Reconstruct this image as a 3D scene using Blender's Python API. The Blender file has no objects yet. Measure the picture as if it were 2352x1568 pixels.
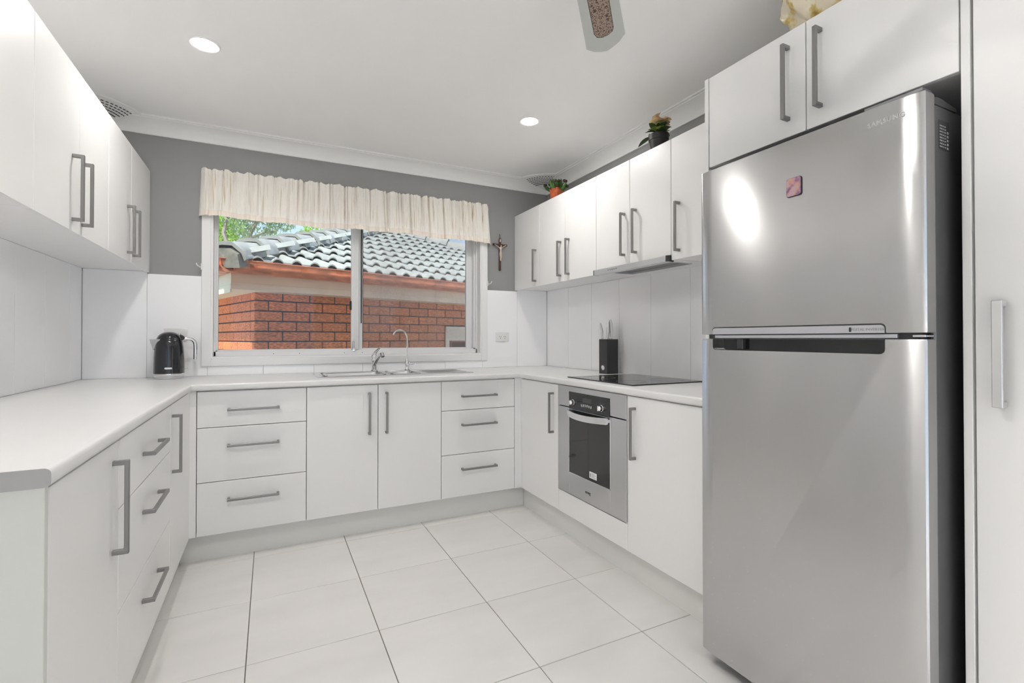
import bpy, bmesh, math, random
from mathutils import Vector, Matrix, Euler
random.seed(7)
PI = math.pi
sc = bpy.context.scene
COL = sc.collection

# ------------------------------------------------------------------ camera
F_PX, YAW, PITCH = 1112.98, math.radians(26.516), math.radians(0.5024)
cd = bpy.data.cameras.new('camera')
cam = bpy.data.objects.new('camera', cd)
COL.objects.link(cam)
cd.sensor_width = 36.0
cd.lens = F_PX * 36.0 / 2352.0
cd.shift_y = -17.67 / 2352.0
cd.clip_start = 0.02
cd.clip_end = 400
cam.location = (0.9403, -3.4662, 1.1292)
cam.rotation_euler = (PI / 2 + PITCH, 0, -YAW)
sc.camera = cam

# ------------------------------------------------------------------ world, sun, exposure
DOWNLIGHT = 172.0
FILL_CAN = 410.0  # strength of the fill lights added behind the camera
w = bpy.data.worlds.new('sky')
sc.world = w
w.use_nodes = True
wn = w.node_tree.nodes
wl_ = w.node_tree.links
for n in list(wn):
    wn.remove(n)
wo = wn.new('ShaderNodeOutputWorld')
bg = wn.new('ShaderNodeBackground')
tcw = wn.new('ShaderNodeTexCoord')
sepw = wn.new('ShaderNodeSeparateXYZ')
rampw = wn.new('ShaderNodeValToRGB')
wl_.new(tcw.outputs['Generated'], sepw.inputs[0])
wl_.new(sepw.outputs['Z'], rampw.inputs[0])
rampw.color_ramp.elements[0].position = 0.0
rampw.color_ramp.elements[0].color = (0.32, 0.41, 0.52, 1)
rampw.color_ramp.elements[1].position = 0.7
rampw.color_ramp.elements[1].color = (0.24, 0.35, 0.53, 1)
wl_.new(rampw.outputs[0], bg.inputs[0])
bg.inputs[1].default_value = 1.4
wl_.new(bg.outputs[0], wo.inputs[0])
sl = bpy.data.lights.new('sun', 'SUN')
sl.energy = 3.3
sl.angle = math.radians(2)
sl.color = (1.0, 0.96, 0.9)
sun = bpy.data.objects.new('sun', sl)
COL.objects.link(sun)
sun.rotation_euler = Vector((0.38, 0.48, -0.79)).to_track_quat('-Z', 'Y').to_euler()
sc.view_settings.view_transform = 'Standard'
sc.view_settings.look = 'None'
sc.view_settings.gamma = 1.0
sc.view_settings.use_curve_mapping = False
sc.view_settings.exposure = 0.95
sc.cycles.use_denoising = True
sc.cycles.max_bounces = 12
sc.cycles.diffuse_bounces = 10
sc.cycles.glossy_bounces = 4
sc.cycles.transmission_bounces = 6
sc.cycles.transparent_max_bounces = 12
sc.cycles.sample_clamp_indirect = 6.0
sc.cycles.caustics_reflective = False
sc.cycles.caustics_refractive = False

# ------------------------------------------------------------------ materials
def mat(name, col, rough=0.5, metal=0.0, spec=0.5, aniso=0.0, bump=0.0, bscale=200.0, var=0.0, vscale=3.0,
        vstretch=(1, 1, 1), emit=None, estr=0.0, coat=0.0, trans=0.0, objvar=0.0, bstretch=(1, 1, 1), tangent_axis=None):
    m = bpy.data.materials.new(name)
    m.use_nodes = True
    nt = m.node_tree
    N, L = nt.nodes, nt.links
    p = N['Principled BSDF']
    p.inputs['Base Color'].default_value = (*col, 1)
    p.inputs['Roughness'].default_value = rough
    p.inputs['Metallic'].default_value = metal
    p.inputs['Specular IOR Level'].default_value = spec
    p.inputs['Anisotropic'].default_value = aniso
    p.inputs['Coat Weight'].default_value = coat
    tc = N.new('ShaderNodeTexCoord')
    if aniso and tangent_axis:
        tg = N.new('ShaderNodeCombineXYZ')      # brush direction of the sheet, across the stretched highlight
        tg.inputs['XYZ'.index(tangent_axis)].default_value = 1.0
        L.new(tg.outputs[0], p.inputs['Tangent'])
    if emit:
        p.inputs['Emission Color'].default_value = (*emit, 1)
        p.inputs['Emission Strength'].default_value = estr
    src = None
    if var or objvar:
        mp = N.new('ShaderNodeMapping')
        mp.inputs['Scale'].default_value = vstretch
        L.new(tc.outputs['Object'], mp.inputs[0])
        no = N.new('ShaderNodeTexNoise')
        no.inputs['Scale'].default_value = vscale
        no.inputs['Detail'].default_value = 5
        L.new(mp.outputs[0], no.inputs['Vector'])
        ma = N.new('ShaderNodeMapRange')
        ma.inputs['From Min'].default_value = 0.25
        ma.inputs['From Max'].default_value = 0.75
        ma.inputs['To Min'].default_value = 1 - var
        ma.inputs['To Max'].default_value = 1 + var
        L.new(no.outputs['Fac'], ma.inputs['Value'])
        hs = N.new('ShaderNodeHueSaturation')
        hs.inputs['Color'].default_value = (*col, 1)
        if objvar:
            oi = N.new('ShaderNodeObjectInfo')
            mo = N.new('ShaderNodeMapRange')
            mo.inputs['To Min'].default_value = 1 - objvar
            mo.inputs['To Max'].default_value = 1 + objvar
            L.new(oi.outputs['Random'], mo.inputs['Value'])
            mu = N.new('ShaderNodeMath')
            mu.operation = 'MULTIPLY'
            L.new(ma.outputs[0], mu.inputs[0])
            L.new(mo.outputs[0], mu.inputs[1])
            L.new(mu.outputs[0], hs.inputs['Value'])
            ad = N.new('ShaderNodeVectorMath')
            ad.operation = 'ADD'
            L.new(mp.outputs[0], ad.inputs[0])
            sc3 = N.new('ShaderNodeVectorMath')
            sc3.operation = 'SCALE'
            cmb = N.new('ShaderNodeCombineXYZ')
            for k in range(3):
                L.new(oi.outputs['Random'], cmb.inputs[k])
            L.new(cmb.outputs[0], sc3.inputs[0])
            sc3.inputs['Scale'].default_value = 37.0
            L.new(sc3.outputs[0], ad.inputs[1])
            L.new(ad.outputs[0], no.inputs['Vector'])
        else:
            L.new(ma.outputs[0], hs.inputs['Value'])
        L.new(hs.outputs[0], p.inputs['Base Color'])
    if bump:
        mp2 = N.new('ShaderNodeMapping')
        mp2.inputs['Scale'].default_value = bstretch
        L.new(tc.outputs['Object'], mp2.inputs[0])
        n2 = N.new('ShaderNodeTexNoise')
        n2.inputs['Scale'].default_value = bscale
        n2.inputs['Detail'].default_value = 4
        L.new(mp2.outputs[0], n2.inputs['Vector'])
        b = N.new('ShaderNodeBump')
        b.inputs['Strength'].default_value = bump
        b.inputs['Distance'].default_value = 0.004
        L.new(n2.outputs['Fac'], b.inputs['Height'])
        L.new(b.outputs[0], p.inputs['Normal'])
    return m

WHITE = mat('white_board', (0.805, 0.805, 0.80), 0.32, var=0.012, vscale=1.5)
WHITE_TALL = mat('white_tall_board', (0.78, 0.78, 0.775), 0.35, var=0.012, vscale=1.5)
CARCASS = mat('white_melamine', (0.84, 0.84, 0.84), 0.45)
PAINT_GREY = mat('grey_wall_paint', (0.29, 0.29, 0.29), 0.6, bump=0.05, bscale=300, var=0.03)
PAINT_WHITE = mat('white_wall_paint', (0.86, 0.86, 0.855), 0.6)
CEIL = mat('ceiling_paint', (0.93, 0.93, 0.93), 0.7, var=0.01)
CORNICE = mat('cornice_paint', (0.86, 0.865, 0.855), 0.6)
TRIMW = mat('white_gloss_trim', (0.80, 0.80, 0.80), 0.3)
SPLASH = mat('gloss_splash', (0.90, 0.905, 0.92), 0.07, var=0.008)
GROUTW = mat('pale_grout', (0.60, 0.60, 0.60), 0.8)
WORKTOP = mat('laminate_worktop', (0.73, 0.73, 0.725), 0.30, var=0.012, vscale=6)
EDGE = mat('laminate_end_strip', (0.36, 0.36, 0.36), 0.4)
TILE = mat('floor_tile', (0.71, 0.695, 0.68), 0.22, var=0.045, vscale=2.2, vstretch=(1, 3, 1), objvar=0.015)
GROUT = mat('dark_grout', (0.17, 0.16, 0.15), 0.9)
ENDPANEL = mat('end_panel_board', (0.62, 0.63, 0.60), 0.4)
KICK = mat('kickboard', (0.72, 0.72, 0.70), 0.4)
NICKEL = mat('brushed_nickel', (0.27, 0.265, 0.26), 0.40, metal=0.75, bump=0.03, bscale=400)
NICKEL_PALE = mat('satin_aluminium', (0.70, 0.70, 0.70), 0.35, metal=0.8)
STEEL = mat('stainless_brushed', (0.59, 0.59, 0.592), 0.23, metal=1.0, aniso=0.92, tangent_axis='Z', bump=0.012, bscale=60, bstretch=(1, 1, 30))
STEEL2 = mat('stainless_oven', (0.62, 0.62, 0.63), 0.30, metal=1.0, bump=0.012, bscale=60, bstretch=(1, 1, 30))
CHROME = mat('chrome', (0.78, 0.78, 0.79), 0.06, metal=1.0)
INOX = mat('sink_steel', (0.72, 0.72, 0.73), 0.18, metal=1.0)
BLACKGLASS = mat('black_glass', (0.012, 0.012, 0.013), 0.04, spec=0.6)
OVENGLASS = mat('oven_glass', (0.02, 0.02, 0.021), 0.06, spec=0.7)
BLACK = mat('black_matt', (0.012, 0.012, 0.014), 0.45)
BLACKSAT = mat('black_satin', (0.02, 0.02, 0.022), 0.32, coat=0.2)
KETTLE_BLACK = mat('kettle_black', (0.006, 0.007, 0.010), 0.08, coat=0.6)
DARK = mat('dark_plastic', (0.035, 0.035, 0.037), 0.25)
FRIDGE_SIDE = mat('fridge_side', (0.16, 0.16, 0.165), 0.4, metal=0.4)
FRIDGE_EDGE = mat('fridge_door_edge', (0.36, 0.36, 0.36), 0.4, metal=0.5)
SILVER_PL = mat('silver_plastic', (0.52, 0.52, 0.55), 0.3, metal=0.5)
WHITE_PL = mat('white_plastic', (0.76, 0.76, 0.745), 0.3)
LABELW = mat('label_white', (0.8, 0.8, 0.8), 0.5)
INK = mat('ink', (0.03, 0.03, 0.03), 0.6)
INK_PALE = mat('pale_ink', (0.45, 0.45, 0.45), 0.5)
INK_GREY = mat('grey_ink', (0.30, 0.30, 0.32), 0.5)
WOODX = mat('crucifix_wood', (0.075, 0.028, 0.02), 0.4, var=0.3, vscale=30, vstretch=(1, 1, 0.15))
FIGURE = mat('figure_metal', (0.60, 0.50, 0.42), 0.4, metal=0.3)
FANW = mat('fan_blade_paint', (0.56, 0.58, 0.56), 0.35)
ALU = mat('white_aluminium', (0.74, 0.745, 0.75), 0.3)
ALU_GREY = mat('grey_aluminium', (0.50, 0.51, 0.53), 0.35)
FILTER = mat('hood_filter', (0.30, 0.30, 0.30), 0.4, metal=0.7, bump=0.4, bscale=250)
VENT_DARK = mat('vent_hole', (0.06, 0.06, 0.06), 0.9)
TERRACOTTA = mat('terracotta_pot', (0.45, 0.10, 0.035), 0.45, var=0.45, vscale=28)
POTBLACK = mat('black_pot', (0.018, 0.017, 0.015), 0.5, bump=0.2, bscale=40)
SUCC = mat('succulent_green', (0.05, 0.14, 0.022), 0.35, objvar=0.35, var=0.2, vscale=40)
SUCC_DARK = mat('succulent_tip', (0.035, 0.016, 0.012), 0.5)
LEAFD = mat('dark_leaf', (0.035, 0.075, 0.02), 0.4, objvar=0.5, var=0.3, vscale=50)
LEAFL = mat('pale_leaf', (0.42, 0.50, 0.14), 0.45, objvar=0.5, var=0.3, vscale=50)
PETAL = mat('faded_petal', (0.75, 0.58, 0.36), 0.6, objvar=0.3, var=0.3, vscale=50)
PETALY = mat('yellow_petal', (0.75, 0.60, 0.12), 0.6, objvar=0.3, var=0.3, vscale=50)
SOIL = mat('soil', (0.03, 0.022, 0.015), 0.95)
EMIT = mat('lamp_lens', (1, 1, 1), 0.5, emit=(1.0, 0.965, 0.925), estr=DOWNLIGHT)
CONCRETE = mat('path_concrete', (0.55, 0.52, 0.47), 0.9, var=0.1)
# exterior
FASCIA = mat('cream_fascia', (0.95, 0.70, 0.46), 0.5, var=0.06, vscale=6)
SOFFIT = mat('cream_soffit', (0.80, 0.76, 0.54), 0.6)
GUTTER = mat('terracotta_gutter', (0.66, 0.21, 0.095), 0.35, var=0.45, vscale=9, vstretch=(1, 3, 3))
MORTAR = mat('dark_mortar', (0.045, 0.018, 0.012), 0.95)
BRICK = mat('rock_face_brick', (0.85, 0.25, 0.075), 0.75, bump=1.0, bscale=60, bstretch=(0.6, 1, 1.4), var=0.62, vscale=75, vstretch=(0.45, 1, 1.3), objvar=0.10)
BRICK.node_tree.nodes['Bump'].inputs['Distance'].default_value = 0.02
ROOF = mat('grey_roof_tile', (0.38, 0.395, 0.355), 0.8, spec=0.2, var=0.16, vscale=9, objvar=0.06)
CAPM = mat('ridge_cap', (0.40, 0.40, 0.36), 0.8, spec=0.2, var=0.2, vscale=7, objvar=0.06)
BED = mat('cap_bedding', (0.19, 0.185, 0.15), 0.95, var=0.5, vscale=20)
CREAM = mat('cream_frame', (0.90, 0.72, 0.53), 0.5)
REDFRAME = mat('red_frame', (0.30, 0.09, 0.05), 0.5)
BARK = mat('pale_bark', (0.40, 0.33, 0.26), 0.8, var=0.3, vscale=4)


def leafmat(name, col):
    m = bpy.data.materials.new(name)
    m.use_nodes = True
    N, L = m.node_tree.nodes, m.node_tree.links
    out = N['Material Output']
    p = N['Principled BSDF']
    p.inputs['Base Color'].default_value = (*col, 1)
    p.inputs['Roughness'].default_value = 0.6
    t = N.new('ShaderNodeBsdfTranslucent')
    tc = N.new('ShaderNodeTexCoord')
    no = N.new('ShaderNodeTexNoise')
    no.inputs['Scale'].default_value = 2.5
    hs = N.new('ShaderNodeHueSaturation')
    hs.inputs['Color'].default_value = (*col, 1)
    mr = N.new('ShaderNodeMapRange')
    mr.inputs['From Min'].default_value = 0.3
    mr.inputs['From Max'].default_value = 0.7
    mr.inputs['To Min'].default_value = 0.6
    mr.inputs['To Max'].default_value = 1.4
    L.new(tc.outputs['Object'], no.inputs['Vector'])
    L.new(no.outputs['Fac'], mr.inputs['Value'])
    L.new(mr.outputs[0], hs.inputs['Value'])
    L.new(hs.outputs[0], p.inputs['Base Color'])
    L.new(hs.outputs[0], t.inputs['Color'])
    mx = N.new('ShaderNodeMixShader')
    mx.inputs[0].default_value = 0.45
    L.new(p.outputs[0], mx.inputs[1])
    L.new(t.outputs[0], mx.inputs[2])
    L.new(mx.outputs[0], out.inputs[0])
    return m

GUM = leafmat('gum_leaf', (0.34, 0.44, 0.22))
GREEN1 = leafmat('bright_leaf', (0.44, 0.62, 0.13))


def glassmat(name, dust):
    m = bpy.data.materials.new(name)
    m.use_nodes = True
    N, L = m.node_tree.nodes, m.node_tree.links
    for n in list(N):
        N.remove(n)
    out = N.new('ShaderNodeOutputMaterial')
    tr = N.new('ShaderNodeBsdfTransparent')
    tr.inputs[0].default_value = (0.95, 0.96, 0.96, 1)
    gl = N.new('ShaderNodeBsdfGlossy')
    gl.inputs['Roughness'].default_value = 0.0
    fr = N.new('ShaderNodeFresnel')
    fr.inputs[0].default_value = 1.45
    m1 = N.new('ShaderNodeMixShader')
    L.new(fr.outputs[0], m1.inputs[0])
    L.new(tr.outputs[0], m1.inputs[1])
    L.new(gl.outputs[0], m1.inputs[2])
    df = N.new('ShaderNodeBsdfDiffuse')
    df.inputs[0].default_value = (0.62, 0.56, 0.52, 1)
    tl = N.new('ShaderNodeBsdfTranslucent')
    tl.inputs[0].default_value = (0.62, 0.56, 0.52, 1)
    md = N.new('ShaderNodeMixShader')
    L.new(df.outputs[0], md.inputs[1])
    L.new(tl.outputs[0], md.inputs[2])
    tc = N.new('ShaderNodeTexCoord')
    no = N.new('ShaderNodeTexNoise')
    no.inputs['Scale'].default_value = 350
    no.inputs['Detail'].default_value = 3
    no2 = N.new('ShaderNodeTexNoise')
    no2.inputs['Scale'].default_value = 3
    L.new(tc.outputs['Object'], no.inputs['Vector'])
    L.new(tc.outputs['Object'], no2.inputs['Vector'])
    mr = N.new('ShaderNodeMapRange')
    mr.inputs['From Min'].default_value = 0.35
    mr.inputs['From Max'].default_value = 0.8
    mr.inputs['To Min'].default_value = dust * 0.5
    mr.inputs['To Max'].default_value = dust * 2.0
    L.new(no.outputs['Fac'], mr.inputs['Value'])
    mu = N.new('ShaderNodeMath')
    mu.operation = 'MULTIPLY'
    mr2 = N.new('ShaderNodeMapRange')
    mr2.inputs['From Min'].default_value = 0.3
    mr2.inputs['From Max'].default_value = 0.7
    mr2.inputs['To Min'].default_value = 0.6
    mr2.inputs['To Max'].default_value = 1.3
    L.new(no2.outputs['Fac'], mr2.inputs['Value'])
    L.new(mr.outputs[0], mu.inputs[0])
    L.new(mr2.outputs[0], mu.inputs[1])
    m2 = N.new('ShaderNodeMixShader')
    L.new(mu.outputs[0], m2.inputs[0])
    L.new(m1.outputs[0], m2.inputs[1])
    L.new(md.outputs[0], m2.inputs[2])
    L.new(m2.outputs[0], out.inputs[0])
    return m

GLASS = glassmat('window_glass', 0.012)
GLASS_DUSTY = glassmat('dusty_window_glass', 0.20)


def clothmat():
    m = bpy.data.materials.new('sheer_cream_cloth')
    m.use_nodes = True
    N, L = m.node_tree.nodes, m.node_tree.links
    for n in list(N):
        N.remove(n)
    out = N.new('ShaderNodeOutputMaterial')
    df = N.new('ShaderNodeBsdfDiffuse')
    tl = N.new('ShaderNodeBsdfTranslucent')
    tr = N.new('ShaderNodeBsdfTransparent')
    tc = N.new('ShaderNodeTexCoord')
    mp = N.new('ShaderNodeMapping')
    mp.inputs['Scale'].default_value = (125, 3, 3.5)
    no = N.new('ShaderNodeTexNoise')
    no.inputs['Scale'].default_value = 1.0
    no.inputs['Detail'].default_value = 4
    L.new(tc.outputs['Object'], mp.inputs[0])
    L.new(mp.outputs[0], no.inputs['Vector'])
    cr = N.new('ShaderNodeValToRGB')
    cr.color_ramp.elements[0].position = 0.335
    cr.color_ramp.elements[0].color = (0.70, 0.57, 0.39, 1)  # brown streaks put the shade of the folds into the cloth colour
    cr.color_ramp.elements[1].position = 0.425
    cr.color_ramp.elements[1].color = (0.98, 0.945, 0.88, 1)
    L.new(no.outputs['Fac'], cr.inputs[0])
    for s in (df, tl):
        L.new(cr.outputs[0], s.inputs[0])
    m1 = N.new('ShaderNodeMixShader')
    m1.inputs[0].default_value = 0.20
    L.new(df.outputs[0], m1.inputs[1])
    L.new(tl.outputs[0], m1.inputs[2])
    m2 = N.new('ShaderNodeMixShader')
    m2.inputs[0].default_value = 0.06
    L.new(m1.outputs[0], m2.inputs[1])
    L.new(tr.outputs[0], m2.inputs[2])
    L.new(m2.outputs[0], out.inputs[0])
    return m

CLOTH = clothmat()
HEMM = mat('hem_cloth', (0.86, 0.78, 0.70), 0.9)


def rampmat(name, stops, scale, stretch=(1, 1, 1), rough=0.5, detail=4, metal=0.0, voronoi=False):
    m = bpy.data.materials.new(name)
    m.use_nodes = True
    N, L = m.node_tree.nodes, m.node_tree.links
    p = N['Principled BSDF']
    p.inputs['Roughness'].default_value = rough
    p.inputs['Metallic'].default_value = metal
    tc = N.new('ShaderNodeTexCoord')
    mp = N.new('ShaderNodeMapping')
    mp.inputs['Scale'].default_value = stretch
    L.new(tc.outputs['Object'], mp.inputs[0])
    if voronoi:
        no = N.new('ShaderNodeTexVoronoi')
        no.inputs['Scale'].default_value = scale
        o = no.outputs['Distance']
    else:
        no = N.new('ShaderNodeTexNoise')
        no.inputs['Scale'].default_value = scale
        no.inputs['Detail'].default_value = detail
        o = no.outputs['Fac']
    L.new(mp.outputs[0], no.inputs['Vector'])
    cr = N.new('ShaderNodeValToRGB')
    e = cr.color_ramp.elements
    while len(e) < len(stops):
        e.new(0.5)
    for k, (pos, c) in enumerate(stops):
        e[k].position = pos
        e[k].color = (*c, 1)
    L.new(o, cr.inputs[0])
    L.new(cr.outputs[0], p.inputs['Base Color'])
    return m

RATTAN = rampmat('rattan_weave', [(0.15, (0.40, 0.31, 0.25)), (0.55, (0.36, 0.27, 0.21)), (0.70, (0.07, 0.04, 0.03))], 230, voronoi=True, rough=0.6)
MAGNETM = rampmat('magnet_print', [(0.30, (0.05, 0.03, 0.04)), (0.42, (0.30, 0.16, 0.28)), (0.50, (0.50, 0.24, 0.20)), (0.58, (0.40, 0.33, 0.25)), (0.70, (0.45, 0.25, 0.45))], 42, rough=0.3)
GOLD = rampmat('gold_satin', [(0.34, (0.34, 0.19, 0.05)), (0.43, (0.70, 0.55, 0.22)), (0.50, (0.85, 0.79, 0.62)), (0.72, (0.80, 0.70, 0.55))], 16, rough=0.28, metal=0.15)

# ------------------------------------------------------------------ mesh helpers
class M:
    def __init__(self):
        self.bm = bmesh.new()

    def _merge(self, b, mi=0):
        for f in b.faces:
            f.material_index = mi
        me = bpy.data.meshes.new('t')
        b.to_mesh(me)
        b.free()
        self.bm.from_mesh(me)
        bpy.data.meshes.remove(me)
        return self

    def box(self, x0, x1, y0, y1, z0, z1, bev=0.0, seg=1, mi=0):
        b = bmesh.new()
        bmesh.ops.create_cube(b, size=1.0)
        for v in b.verts:
            v.co = Vector((x0 + (v.co.x + .5) * (x1 - x0), y0 + (v.co.y + .5) * (y1 - y0), z0 + (v.co.z + .5) * (z1 - z0)))
        if bev:
            bmesh.ops.bevel(b, geom=list(b.edges), offset=bev, segments=seg, affect='EDGES', profile=0.5)
        bmesh.ops.recalc_face_normals(b, faces=b.faces)
        return self._merge(b, mi)

    def tube(self, pts, r, n=10, mi=0, cap=True):
        pts = [Vector(p) for p in pts]
        rs = r if isinstance(r, (list, tuple)) else [r] * len(pts)
        b = bmesh.new()
        rings = []
        up = None
        for i, p in enumerate(pts):
            a = pts[max(i - 1, 0)]
            c = pts[min(i + 1, len(pts) - 1)]
            t = (c - a).normalized()
            if up is None:
                up = t.orthogonal().normalized()
            up = (up - t * up.dot(t)).normalized()
            s = t.cross(up)
            rings.append([b.verts.new(p + (up * math.cos(2 * PI * k / n) + s * math.sin(2 * PI * k / n)) * rs[i]) for k in range(n)])
        for i in range(len(rings) - 1):
            for k in range(n):
                b.faces.new((rings[i][k], rings[i][(k + 1) % n], rings[i + 1][(k + 1) % n], rings[i + 1][k]))
        if cap:
            b.faces.new(rings[0][::-1])
            b.faces.new(rings[-1])
        bmesh.ops.recalc_face_normals(b, faces=b.faces)
        return self._merge(b, mi)

    def lathe(self, prof, c=(0, 0, 0), n=32, mi=0, axis='Z', sx=1.0, sy=1.0):
        b = bmesh.new()
        rings = []
        for r, z in prof:
            rings.append([b.verts.new((r * sx * math.cos(2 * PI * k / n), r * sy * math.sin(2 * PI * k / n), z)) for k in range(n)])
        for i in range(len(rings) - 1):
            for k in range(n):
                b.faces.new((rings[i][k], rings[i][(k + 1) % n], rings[i + 1][(k + 1) % n], rings[i + 1][k]))
        b.faces.new(rings[0][::-1])
        b.faces.new(rings[-1])
        bmesh.ops.remove_doubles(b, verts=b.verts, dist=1e-6)
        bmesh.ops.recalc_face_normals(b, faces=b.faces)
        R = Matrix.Identity(4)
        if axis == 'X':
            R = Matrix.Rotation(PI / 2, 4, 'Y')
        elif axis == '-X':
            R = Matrix.Rotation(-PI / 2, 4, 'Y')
        elif axis == '-Y':
            R = Matrix.Rotation(PI / 2, 4, 'X')
        b.transform(Matrix.Translation(Vector(c)) @ R)
        return self._merge(b, mi)

    def prism(self, poly, f, a0, a1, bev=0.0, seg=2, mi=0, bevside=None):
        """poly: 2-D outline, f(u, v, a) -> 3-D point, extruded from a0 to a1"""
        b = bmesh.new()
        lo = [b.verts.new(f(u, v, a0)) for u, v in poly]
        hi = [b.verts.new(f(u, v, a1)) for u, v in poly]
        n = len(poly)
        b.faces.new(lo[::-1])
        b.faces.new(hi)
        for k in range(n):
            b.faces.new((lo[k], lo[(k + 1) % n], hi[(k + 1) % n], hi[k]))
        bmesh.ops.recalc_face_normals(b, faces=b.faces)
        if bev:
            es = [e for e in b.edges if (e.verts[0] in lo) == (e.verts[1] in lo)]
            if bevside is not None:
                es = [e for e in es if bevside(e)]
            bmesh.ops.bevel(b, geom=es, offset=bev, segments=seg, affect='EDGES', profile=0.5)
        return self._merge(b, mi)

    def raw(self, vs, fs, mi=0):
        b = bmesh.new()
        vv = [b.verts.new(v) for v in vs]
        for f in fs:
            try:
                b.faces.new([vv[k] for k in f])
            except ValueError:
                pass
        return self._merge(b, mi)

    def xf(self, mtx):
        self.bm.transform(mtx)
        return self

    def mesh(self, name, mats, smooth=30):
        me = bpy.data.meshes.new(name)
        self.bm.to_mesh(me)
        self.bm.free()
        for m in (mats if isinstance(mats, (list, tuple)) else [mats]):
            me.materials.append(m)
        if smooth:
            me.polygons.foreach_set('use_smooth', [True] * len(me.polygons))
            me.set_sharp_from_angle(angle=math.radians(smooth))
        return me

    def build(self, name, mats, parent=None, origin=None, smooth=30, label=None, local=False):
        """verts in world coordinates; origin = world point of the object's origin (default: the parent's)"""
        base = WLOC.get(parent.name, Vector()) if (parent and not local) else Vector()
        o0 = Vector(origin) if origin is not None else base
        if o0.length:
            self.bm.transform(Matrix.Translation(-o0))
        me = self.mesh(name, mats, smooth)
        o = bpy.data.objects.new(name, me)
        COL.objects.link(o)
        o.location = o0 - base
        if parent:
            o.parent = parent
        WLOC[o.name] = o0
        if label:
            o['label'] = label
        return o

WLOC = {}

def tag(o, label, cat, group=None, kind=None):
    o['label'] = label
    o['category'] = cat
    if group:
        o['group'] = group
    if kind:
        o['kind'] = kind
    return o

def thing(name, label, cat, loc=(0, 0, 0), group=None):
    o = bpy.data.objects.new(name, None)
    o.empty_display_size = 0.05
    COL.objects.link(o)
    o.location = loc
    WLOC[o.name] = Vector(loc)
    return tag(o, label, cat, group)

def struct(o):
    o['kind'] = 'structure'
    return o

def child(name, me, parent, loc, rot=None):
    o = bpy.data.objects.new(name, me)
    COL.objects.link(o)
    o.parent = parent
    o.location = Vector(loc) - WLOC.get(parent.name, Vector())
    if rot is not None:
        o.rotation_euler = rot
    WLOC[o.name] = Vector(loc)
    return o

def copy_tree(src, parent=None):
    c = src.copy()
    COL.objects.link(c)
    if parent:
        c.parent = parent
    for ch in list(src.children):
        copy_tree(ch, c)
    return c

def boolean(o, cutter_mb):
    me = cutter_mb.mesh('cut', [BLACK], 0)
    c = bpy.data.objects.new('cut', me)
    COL.objects.link(c)
    md = o.modifiers.new('b', 'BOOLEAN')
    md.object = c
    md.operation = 'DIFFERENCE'
    md.solver = 'EXACT'
    # cutter is given in the object's local coordinates
    c.location = o.matrix_world.translation
    bpy.context.view_layer.update()
    c.matrix_world = o.matrix_world.copy()
    bpy.context.view_layer.update()
    dg = bpy.context.evaluated_depsgraph_get()
    new = bpy.data.meshes.new_from_object(o.evaluated_get(dg))
    o.modifiers.clear()
    o.data = new
    bpy.data.objects.remove(c)
    new.polygons.foreach_set('use_smooth', [True] * len(new.polygons))
    new.set_sharp_from_angle(angle=math.radians(30))

def text_mesh(txt, size, extrude, material, spacing=1.0, xscale=1.0):
    cu = bpy.data.curves.new('t', 'FONT')
    cu.body = txt
    cu.size = size
    cu.extrude = extrude
    cu.align_x = 'CENTER'
    cu.align_y = 'CENTER'
    cu.space_character = spacing
    cu.resolution_u = 3
    o = bpy.data.objects.new('t', cu)
    COL.objects.link(o)
    bpy.context.view_layer.update()
    dg = bpy.context.evaluated_depsgraph_get()
    me = bpy.data.meshes.new_from_object(o.evaluated_get(dg))
    bpy.data.objects.remove(o)
    if xscale != 1.0:
        for v in me.vertices:
            v.co.x *= xscale
    me.materials.clear()
    me.materials.append(material)
    return me

def rrect(w, h, r, n=6, corners=(1, 1, 1, 1)):
    """rounded rectangle outline centred on 0, counter-clockwise from the lower left corner"""
    pts = []
    for k, (sx, sy) in enumerate(((-1, -1), (1, -1), (1, 1), (-1, 1))):
        cx, cy = sx * w / 2, sy * h / 2
        if corners[k]:
            a0 = PI + k * PI / 2
            for i in range(n + 1):
                a = a0 + i / n * PI / 2
                pts.append((cx - sx * r + r * math.cos(a), cy - sy * r + r * math.sin(a)))
        else:
            pts.append((cx, cy))
    return pts

# ------------------------------------------------------------------ key dimensions
W = 2.997
ZT, TT = 0.90, 0.034                     # worktop top, thickness
XL, YB, XR = 0.5952, -0.6271, 2.4133     # worktop front edges
FL, FB, FR = 0.5855, -0.6056, 2.4323     # base cabinet fronts
UL, UR = 0.3106, 2.6913                  # wall cabinet fronts
ZU0, ZU1 = 1.507, 2.104
ZB0, ZB1 = 0.138, 0.8615
YE = -2.335
CH = 2.40
FO = 2.41                                # tall unit fronts
YREAR = -6.6
XFAR = -0.0

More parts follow.
